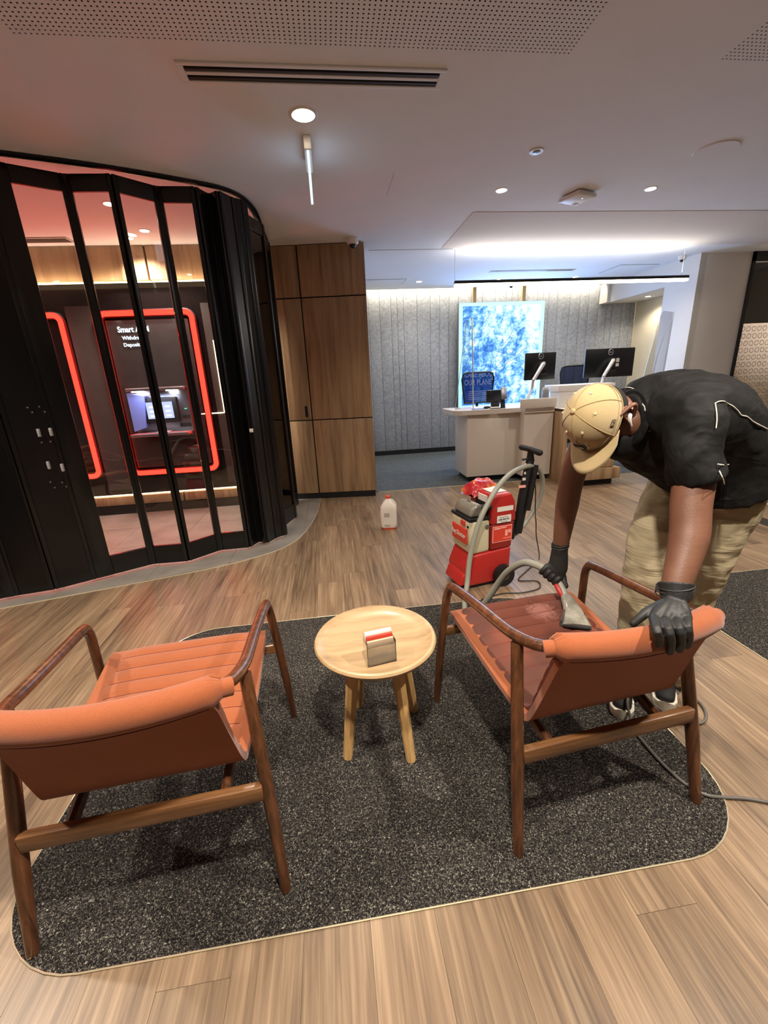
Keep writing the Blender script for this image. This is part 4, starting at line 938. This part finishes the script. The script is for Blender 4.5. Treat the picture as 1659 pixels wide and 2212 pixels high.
# hose: hand -> arch -> behind the chair -> up over the hook -> down the back of the machine
HH = [at(1176, 1228, Y=1.63), at(1135, 1215, Y=1.72), at(1100, 1232, Y=1.80), at(1075, 1262, Y=1.87), at(1052, 1296, Y=1.92), (.70, 2.03, .10), (.72, 2.15, .03), (.74, 2.28, .06), at(1009, 1262, Y=2.36), at(1015, 1205, Y=2.40), at(1028, 1150, Y=2.42), at(1045, 1105, Y=2.44), at(1075, 1053, Y=2.50), at(1105, 1022, Y=2.62), at(1140, 1007, Y=2.72), at(1163, 1012, Y=2.78), at(1172, 1040, Y=2.82), at(1166, 1078, Y=2.84), at(1150, 1108, Y=2.84), at(1128, 1138, Y=2.80), at(1105, 1160, Y=2.76)]
hs = obj('cleaning_hose', MB().tube(smooth_path(HH, 6), .0165, 14), MT['hose']); tag(hs, 'long beige-grey vacuum hose arching from the hand tool over the machine handle', 'hose')
pc = obj('power_cable', MB().tube(smooth_path([at(1152, 1020, Y=2.76), at(1157, 1060, Y=2.80), at(1156, 1105, Y=2.80), at(1158, 1130, Y=2.78), (1.55, 2.98, .18), at(1165, 1205, z=.008), at(1150, 1222, z=.006), (1.36, 2.74, .006), (1.25, 2.62, .006), at(1160, 1255, z=.006), at(1165, 1270, z=.006), at(1130, 1280, z=.006), at(1085, 1282, z=.006), at(1040, 1295, z=.006)], 5), .0042, 7), MT['ink'])
tag(pc, 'thin black power cable hanging from the machine handle and looping on the wood floor', 'cable')
ec = obj('extension_cord', MB().tube(smooth_path([at(1700, 1738, z=.006), at(1659, 1733, z=.006), at(1610, 1725, z=.006), at(1560, 1722, z=.007), at(1525, 1717, z=.011), at(1486, 1697, z=.011), at(1450, 1668, z=.011), at(1420, 1638, z=.011), at(1385, 1597, z=.011), at(1365, 1572, z=.012), at(1362, 1553, z=.03), (1.155, 1.335, .085), (1.20, 1.36, .10), (1.265, 1.30, .07), (1.34, 1.262, .012), (1.45, 1.25, .008), (1.52, 1.34, .008), (1.50, 1.50, .008)], 5), .0058, 8), MT['cordg'])
tag(ec, 'grey extension cord crossing the speckled rug under the right chair to the right edge', 'cord')
# ------------------------------------------------------------------ the bending man
per = thing('person', 'man in tan baseball cap, black polo shirt and khaki trousers bending over the right chair', 'person', (1.35, 1.42, .004))
V = Vector
def chain(mb, pts, rad, side=None, n=16, sub=4, round_end=True):
    P = smooth_path(pts, sub); R_ = lerp_list(rad, len(pts)); R2 = []
    R_ = [(q, q) if not isinstance(q, tuple) else q for q in rad]
    for i in range(len(pts)-1):
        for k in range(sub): f = k/sub; R2.append(tuple(R_[i][c]*(1-f)+R_[i+1][c]*f for c in range(2)))
    R2.append(R_[-1]); return mb.tube(P, R2, n, side=side, round_end=round_end)
LAT = V((.75, -.66, 0)).normalized()
# head frame: u crown, g face, l his left
HC = V((.882, 1.335, 1.288))
g = V((-.22, -.12, -1)).normalized(); u = V((-.86, -.38, .34)); u = (u-u.dot(g)*g).normalized(); l = u.cross(g).normalized()
def hp(a, b, c): return HC + l*a + g*b + u*c
SL_, SR_ = V((1.085, 1.175, 1.295)), V((1.03, 1.52, 1.275))
EL, WL = V((1.045, 1.085, 1.04)), V((.948, .985, .825))
ER, WR = V((.955, 1.57, 1.03)), V((.948, 1.605, .705))
body = MB()
chain(body, [(1.45, 1.42, .99), (1.41, 1.40, 1.12), (1.30, 1.375, 1.235), (1.17, 1.35, 1.275), (1.05, 1.34, 1.275), (.99, 1.335, 1.27)], [(.14, .10), (.14, .11), (.15, .12), (.165, .12), (.12, .09), (.075, .065)], side=(.35, -.93, 0), n=20)
chain(body, [(1.03, 1.335, 1.275), (.985, 1.335, 1.272), hp(0, -.035, -.06)], [.075, .064, .062])
chain(body, [(1.06, 1.22, 1.29), SL_, (1.078, 1.13, 1.17), EL, (1.02, 1.045, .95), WL, (.942, .972, .80)], [.05, .05, .058, .054, .052, .037, .036])
chain(body, [(1.02, 1.48, 1.285), SR_, (.985, 1.555, 1.16), ER, (.950, 1.585, .90), WR, (.946, 1.61, .68)], [.05, .05, .055, .047, .046, .031, .031])
# skull, jaw, nose, brow, ears
ax = (l, g, u)
body.ell(hp(0, 0, .02), (.074, .096, .100), ax, 24, 16)
body.ell(hp(0, .038, -.045), (.056, .055, .075), ax, 20, 12)
body.ell(hp(0, .064, -.095), (.030, .026, .024), ax)
body.ell(hp(0, .102, -.035), (.013, .018, .014), ax); body.tube([hp(0, .088, .012), hp(0, .104, -.028)], [.008, .011], 8)
body.ell(hp(.032, .080, .022), (.026, .012, .010), ax); body.ell(hp(-.032, .080, .022), (.026, .012, .010), ax)
body.ell(hp(0, .090, -.064), (.022, .010, .007), ax); body.ell(hp(0, .088, -.074), (.020, .011, .007), ax)
body.ell(hp(.045, .062, -.02), (.020, .02, .018), ax); body.ell(hp(-.045, .062, -.02), (.020, .02, .018), ax)
chain(body, [(1.46, 1.37, .92), (1.45, 1.41, .50), (1.46, 1.465, .09)], [.06, .04, .035]); chain(body, [(1.34, 1.46, .92), (1.235, 1.43, .50), (1.255, 1.455, .09)], [.06, .04, .035])
bo = obj('body', voxel(body, .0065, 5), MT['skin'], per, world=True)
for s_ in (-1, 1):
    eb = MB().ell(hp(s_*.032, .083, .004), (.012, .010, .009), ax); obj('eye', eb, MT['white'], per, world=True)
for s_ in (-1, 1):
    er = MB(); pts = [hp(s_*(.080+.020*sin(pi*(k+1)/14)), -.006-.040*sin(pi*k/12), -.056+.074*(k/12)+.0) for k in range(13)]
    er.tube(pts, [.0045+.003*sin(pi*k/12) for k in range(13)], 8, round_end=True)
    er.ell(hp(s_*.082, -.020, -.018), (.007, .022, .032), ax); er.ell(hp(s_*.083, -.004, -.054), (.006, .009, .012), ax); er.ell(hp(s_*.088, .0, -.022), (.005, .007, .010), ax)
    obj('ear', voxel(er, .0022, 3), MT['skin'], per, world=True)
hr = MB(); hr.ell(hp(0, -.024, -.020), (.0745, .084, .078), ax, 24, 16); obj('hair', hr, MT['hair'], per, world=True)
# cap: crown of six panels, brim, button, eyelets, patch, side mark
def capP(th, ph, k=1.0, rise=0.0):
    """th around (0 = his left, 90deg = front), ph from rim (0) to crown (pi/2)"""
    e_ = 1+.010*abs(cos(3*(th-pi/6)))**8*cos(ph)
    return hp(.086*k*cos(ph)*cos(th)*e_, .004+.106*k*cos(ph)*sin(th)*e_, .018+.118*k*sin(ph)+rise)
rows = []
for j in range(13):
    p_ = -.10+(pi/2+.10)*j/12
    rows.append([capP(2*pi*i/48, p_) for i in range(49)])
cp = MB().grid(rows)
cpo = obj('cap', cp, MT['cap'], per, world=True)
bm = bmesh.new(); bm.from_mesh(cpo.data); bmesh.ops.remove_doubles(bm, verts=bm.verts[:], dist=1e-5); bmesh.ops.recalc_face_normals(bm, faces=bm.faces[:]); bm.to_mesh(cpo.data); bm.free()
m_ = cpo.modifiers.new('s', 'SOLIDIFY'); m_.thickness = .003; m_.offset = -1
sm_ = MB()
for i in range(6): sm_.tube([capP(pi/6+i*pi/3+pi/3*0, -.05+(pi/2+.05)*j/10, 1.004) for j in range(11)], .0015, 6)
sm_.tube([capP(2*pi*i/40, -.05, 1.02) for i in range(41)], .002, 5, cap=False); sm_.tube([capP(2*pi*i/40, .10, 1.012) for i in range(41)], .0009, 4, cap=False)
obj('cap_stitching', sm_, plain('cap_thread', (150, 128, 86), .9), per, world=True)
obj('cap_button', MB().ell(capP(0, pi/2, 1.0, .002), (.009, .009, .005), ax), MT['cap'], per, world=True)
for i in range(6):
    c_ = capP(i*pi/3, .85, 1.015); obj('eyelet', MB().tube([c_-u*.0-(c_-hp(0, 0, 0)).normalized()*.001, c_+(c_-hp(0, 0, 0)).normalized()*.0015], [.0038, .0038], 10), plain('eyelet_thread', (226, 206, 158), .9) if i == 0 else bpy.data.materials['eyelet_thread'], per, world=True)
rows = []
for j in range(7):
    t_ = j/6; r = []
    for i in range(25):
        th = RAD(18+144*i/24); e0 = hp(.088*cos(th), .004+.108*sin(th), .010)
        x = .088*cos(th)*(1-.06*t_); ln = .078*(sin(th)**.45 if sin(th) > 0 else 0)
        r.append(hp(x, .004+.108*sin(th)+ln*t_, .010+.006*t_-.022*(cos(th)**2)*(.3+t_)))
    rows.append(r)
bro = obj('cap_brim', MB().grid(rows), MT['cap'], per, world=True); m_ = bro.modifiers.new('s', 'SOLIDIFY'); m_.thickness = .004
obj('brim_edge', MB().tube(rows[-1], .0028, 6), MT['cap'], per, world=True)
# front patch (dark shield with a pale outline) and side flag mark
def on_cap(th, ph, w_, h_, shape, k, off=0.0):
    c_ = capP(th, ph, k); e1 = (capP(th+.05, ph, k)-capP(th-.05, ph, k)).normalized(); e2 = (capP(th, ph+.05, k)-capP(th, ph-.05, k)).normalized()
    return [c_+e1*a_*w_+e2*b_*h_+(c_-hp(0, 0, .0)).normalized()*off - (c_-hp(0, 0, 0)).normalized()*(((a_*w_)**2+(b_*h_)**2)/.2) for a_, b_ in shape]
shield = [(-1, .9), (0, 1.05), (1, .9), (1.05, 0), (.7, -.7), (0, -1.1), (-.7, -.7), (-1.05, 0)]
for nm, sc, mt, of in (('patch_border', 1.0, MT['label'], .0022), ('patch', .84, MT['ink'], .0034), ('patch_emblem', .38, MT['steel'], .0042)):
    P = on_cap(pi/2, .30, .026*sc, .024*sc, shield, 1.0, of); c_ = sum(P, V((0, 0, 0)))/len(P)+(sum(P, V((0, 0, 0)))/len(P)-HC).normalized()*.001
    obj(nm, MB().add(P+[c_], [(i, (i+1) % 8, 8) for i in range(8)]), mt, per, world=True)
flag = [(-1, -1), (.75, -1), (1, 1), (-.75, 1)]
for nm, sc, mt, of in (('side_mark', 1.0, MT['ink'], .0022), ('side_mark_field', .78, MT['cap'], .0030)):
    P = on_cap(.18, .22, .013*sc, .008*sc, flag, 1.0, of); obj(nm, MB().add(P, [(0, 1, 2, 3)]), mt, per, world=True)
for lt in ([(-.6, -.6), (-.45, -.6), (-.35, .6), (-.5, .6)], [(-.1, -.6), (.05, -.6), (.15, .6), (0, .6)], [(.35, -.6), (.5, -.6), (.6, .6), (.45, .6)], [(-.5, .6), (-.35, .6), (.05, -.6), (-.1, -.6)]):
    P = on_cap(.18, .22, .012, .008, lt, 1.0, .0038); obj('side_mark_stroke', MB().add(P, [(0, 1, 2, 3)]), MT['ink'], per, world=True)
e_ = hp(.094, -.012, -.018); obj('earbud', MB().tube([e_, e_+g*.014-u*.004, e_+g*.022-u*.012+l*.001, e_+g*.030-u*.022+l*.0], [.0065, .0055, .0036, .0034], 8, round_end=True), MT['white'], per, world=True)
# polo shirt
sh = MB()
chain(sh, [(1.44, 1.41, .985), (1.415, 1.40, 1.08), (1.37, 1.39, 1.17), (1.27, 1.37, 1.245), (1.16, 1.35, 1.275), (1.06, 1.34, 1.275), (1.01, 1.335, 1.272)],
      [(.185, .180), (.182, .172), (.185, .165), (.195, .160), (.200, .152), (.165, .130), (.095, .088)], side=(.35, -.93, 0), n=24, round_end=False)
chain(sh, [(1.34, 1.39, 1.06), (1.24, 1.375, 1.105), (1.10, 1.36, 1.175), (1.0, 1.35, 1.20)], [.11, .11, .10, .075])
chain(sh, [(1.07, 1.26, 1.29), SL_+V((0, 0, .0)), (1.060, 1.13, 1.19), (1.076, 1.11, 1.110)], [.092, .084, .074, .077], round_end=False)
chain(sh, [(1.02, 1.44, 1.285), SR_, (1.0, 1.545, 1.20), (.995, 1.55, 1.17)], [.09, .08, .062, .060], round_end=False)
chain(sh, [(1.03, 1.335, 1.275), (.985, 1.335, 1.273)], [.088, .082], round_end=False)
rr = random.Random(5)
sho = obj('shirt', voxel(sh, .0085, 6), MT['shirt'], per, world=True)
# cloth folds: real displacement on the shirt
tx_ = bpy.data.textures.new('cloth_folds', 'CLOUDS'); tx_.noise_scale = .11; tx_.noise_depth = 2
dm = sho.modifiers.new('folds', 'DISPLACE'); dm.texture = tx_; dm.strength = .028; dm.mid_level = .5; dm.texture_coords = 'LOCAL'
# collar
cl = [V((.992, 1.335, 1.273))+LAT*0+V((.0, cos(a_)*.083, sin(a_)*.083))+V((.012*sin(a_), 0, 0)) for a_ in [2*pi*k/28 for k in range(29)]]
obj('collar', MB().tube(cl, (.010, .018), 8, side=(1, 0, 0), cap=False), MT['shirt'], per, world=True)
MT['piping'] = plain('pale_piping', (206, 202, 186), .8)
for px_ in ([(1352, 838), (1362, 838), (1372, 842), (1380, 850)], [(1387, 873), (1392, 880), (1395, 888)],
            [(1543, 872), (1552, 868), (1562, 868), (1572, 873), (1582, 878), (1592, 887), (1600, 897), (1612, 900), (1625, 910), (1640, 918), (1655, 926)],
            [(1543, 872), (1546, 890), (1547, 908), (1545, 925)], [(1548, 1003), (1560, 1005), (1574, 1002)], [(1552, 1018), (1560, 1035), (1564, 1045)]):
    hit = ray_path(sho, px_, .003)
    if len(hit) > 1: obj('piping', MB().tube(smooth_path([h[0] for h in hit], 3), .0015, 6), MT['piping'], per, world=True)
# trousers
tr_ = MB()
chain(tr_, [(1.46, 1.43, 1.05), (1.47, 1.44, .98), (1.43, 1.42, .88)], [(.165, .155), (.170, .165), (.150, .14)], side=LAT, n=24, round_end=False)
chain(tr_, [(1.49, 1.37, .97), (1.455, 1.38, .78), (1.45, 1.41, .52), (1.46, 1.45, .28), (1.46, 1.468, .055)], [.112, .098, .077, .070, .074], round_end=False)
chain(tr_, [(1.34, 1.46, .97), (1.255, 1.445, .78), (1.228, 1.43, .52), (1.235, 1.44, .28), (1.255, 1.458, .055)], [.112, .096, .078, .072, .076], round_end=False)
tro = obj('trousers', voxel(tr_, .008, 5), MT['khaki'], per, world=True)
tx2 = bpy.data.textures.new('trouser_folds', 'CLOUDS'); tx2.noise_scale = .06; tx2.noise_depth = 1
dm = tro.modifiers.new('folds', 'DISPLACE'); dm.texture = tx2; dm.strength = .016; dm.texture_coords = 'LOCAL'
hit = ray_path(tro, [(1634, 1022), (1632, 1040), (1626, 1060), (1620, 1082), (1610, 1085)], .002)
if len(hit) > 2: obj('pocket_seam', MB().tube(smooth_path([h[0] for h in hit], 3), .0012, 5), plain('brown_thread', (110, 86, 54), .9), per, world=True)
# shoes
def shoe(toe, heel):
    toe = V((toe[0], toe[1], .004)); heel = V((heel[0], heel[1], .004)); d = (toe-heel); L = d.length; d.normalize(); s = V((-d.y, d.x, 0))
    P = [(0, .030), (.04, .036), (.12, .036), (.19, .047), (.25, .044), (.275, .03), (.285, .012)]
    def ringz(z, sc): return [heel+d*(x*L/.285)+s*w_*sc+V((0, 0, z)) for x, w_ in P]+[heel+d*(x*L/.285)-s*w_*sc+V((0, 0, z)) for x, w_ in P[::-1]]
    n_ = 14; rz_ = [ringz(0, .96), ringz(.012, 1.04), ringz(.030, 1.04), ringz(.036, .98)]
    for k, p in enumerate(rz_[2]): p.z += .006*abs(sin(k*1.1))+(.014 if k in (6, 7) else 0)
    so = MB().add([p for r in rz_ for p in r], [(i*n_+k, i*n_+(k+1) % n_, (i+1)*n_+(k+1) % n_, (i+1)*n_+k) for i in range(3) for k in range(n_)]+[tuple(range(n_)), tuple(3*n_+k for k in range(n_))], True)
    sl = obj('shoe_sole', so, MT['sole'], per, world=True)
    up = MB(); chain(up, [heel+d*.035+V((0, 0, .06)), heel+d*.11+V((0, 0, .066)), heel+d*.18+V((0, 0, .052)), heel+d*.245+V((0, 0, .042))], [(.036, .045), (.038, .05), (.043, .032), (.036, .022)], side=s)
    chain(up, [heel+d*.05+V((0, 0, .05)), heel+d*.055+V((0, 0, .115))], [.040, .040], round_end=False)
    obj('shoe', voxel(up, .005, 3), MT['shoeb'], per, world=True)
shoe((1.130, 1.322), (1.285, 1.560)); shoe((1.34, 1.335), (1.505, 1.560))
# left gloved hand over the head roll
rollc = lambda px_: rc(0, 0, 0)
gl = MB()
kn = [(1413, 1336), (1437, 1340), (1462, 1341), (1483, 1336)]; KN = [at(x, y, z=.783) for x, y in kn]
WLc = V((.946, .975, .812))
for i, K_ in enumerate(KN):
    chain(gl, [WLc+(K_-WLc)*.15+V((0, 0, -.006)), WLc.lerp(K_, .6)+V((0, 0, .004)), K_], [.020, .0165, .0145])
gl.ell(WLc.lerp((KN[1]+KN[2])/2, .55)+V((0, 0, -.003)), (.043, .040, .019), (V((1, .1, 0)).normalized(), V((-.1, 1, 0)).normalized(), V((0, 0, 1))))
def yroll(x):   # rear face of the roll at world x
    q = (x-RCO[0])/cos(RCR); return RCO[1]+sin(RCR)*q+(.018-.044*(1-(q/.262)**2))-.0385
FG = [((1418, 1360), (1424, 1378), (1424, 1392), .0114), ((1444, 1362), (1449, 1386), (1447, 1408), .0118), ((1467, 1360), (1472, 1384), (1468, 1404), .0112), ((1486, 1356), (1489, 1378), (1484, 1396), .0102)]
for K_, (a_, b_, c_, r_) in zip(KN, FG):
    pts = [K_]
    for q, (px_, of) in enumerate(((a_, .012), (b_, .012), (c_, .008))):
        p = at(px_[0], px_[1], Y=.87); p = at(px_[0], px_[1], Y=yroll(p.x)-of); pts.append(p)
    chain(gl, pts, [.0140, r_+.001, r_, r_*.88], n=12)
tb_ = at(1405, 1318, z=.785); chain(gl, [WLc+V((-.005, -.01, -.004)), tb_, at(1388, 1330, z=.775), at(1368, 1347, z=.752)], [.017, .0145, .0125, .0105], n=12)
chain(gl, [WLc+V((-.004, -.006, -.012)), WL+V((.004, .006, .016))], [.038, .0465], round_end=False)
obj('left_glove', voxel(gl, .0030, 4), MT['glove'], per, world=True)
for q in range(3): 
    c_ = WL+V((.002, .004, .010-.011*q)); obj('glove_cuff_fold', MB().tube([c_+V((cos(a_)*.046, sin(a_)*.045, .010*cos(a_+1))) for a_ in [2*pi*k/24 for k in range(25)]], .0022, 5, cap=False), MT['glove'], per, world=True)
# hand tool first, then the right glove closed round its handle
MTc = at(1245, 1352, z=.466)
A0 = at(1176, 1228, Y=1.63); A1 = at(1203, 1250, Y=1.59); A2 = at(1222, 1288, Y=1.52); A3 = at(1236, 1316, Y=1.455)
tool = thing('vacuum_hand_tool', 'clear wide mouthed upholstery cleaning hand tool with red trigger held on the wet seat', 'cleaning tool', tuple(MTc))
obj('handle', MB().tube(smooth_path([A0, A1, A2], 4), .0145, 14), MT['hose'], tool, world=True)
ml = at(1216, 1352, z=.462); mr = at(1277, 1358, z=.462); sd = (mr-ml).normalized()
hd_ = MB(); chain(hd_, [A2, A3, A3.lerp(MTc, .5), MTc], [(.021, .019), (.036, .020), (.047, .016), (.058, .010)], side=sd, n=20, round_end=False)
obj('clear_head', hd_, MT['clearg'], tool, world=True)
obj('mouth_lip', MB().tube([ml, mr], [.006, .006], 8), MT['blackm'], tool, world=True)
tg = A1.lerp(A2, .5)+V((-.016, -.014, -.008)); obj('trigger', MB().tube([tg+V((-.004, .022, .016)), tg, tg+V((.010, -.03, -.030))], [.009, .011, .006], 8, round_end=True), MT['red'], tool, world=True)
obj('side_plate', MB().tube([A3+V((-.030, .0, -.004)), MTc+V((-.055, .02, .006))], [(.012, .006), (.018, .006)], 8), plain('grey_tool_plate', (78, 74, 78), .3), tool, world=True)
gr = MB(); C = A0.lerp(A1, .55); D = (A1-A0).normalized()
W0 = V((.946, 1.603, .690))
up_ = (W0-C); up_ = (up_-up_.dot(D)*D).normalized(); sx_ = D.cross(up_).normalized()
if sx_.y > 0: sx_ = -sx_          # towards the camera
gr.ell(C+up_*.030+sx_*.006, (.044, .030, .024), (D, up_, sx_))
chain(gr, [W0+V((0, 0, .01)), C+up_*.045, C+up_*.022], [(.033, .028), (.042, .030), (.040, .028)], side=D)
for q in range(4):
    o_ = C+D*(-.036+.0235*q); r_ = .0245 if q in (1, 2) else .0235; f_ = []
    for k in range(8): a_ = RAD(62-34*k); f_.append(o_+up_*sin(a_)*r_+sx_*cos(a_)*r_)
    chain(gr, f_, [.0118, .0115, .011, .011, .0105, .010, .0095, .009], n=10, sub=2)
chain(gr, [C+up_*.040+D*.012, C+up_*.026+D*.040-sx_*.006, C+up_*.012+D*.060+sx_*.004, C+D*.078+up_*.004+sx_*.012], [.016, .0145, .0125, .0105], n=12)
chain(gr, [W0+V((0, 0, -.01)), WR+V((0, .0, .022))], [.033, .0355], round_end=False)
obj('right_glove', voxel(gr, .0030, 4), MT['glove'], per, world=True)
for q in range(2):
    c_ = WR+V((0, 0, .016-.012*q)); obj('glove_cuff_fold', MB().tube([c_+V((cos(a_)*.0355, sin(a_)*.0355, .006*cos(a_))) for a_ in [2*pi*k/24 for k in range(25)]], .002, 5, cap=False), MT['glove'], per, world=True)
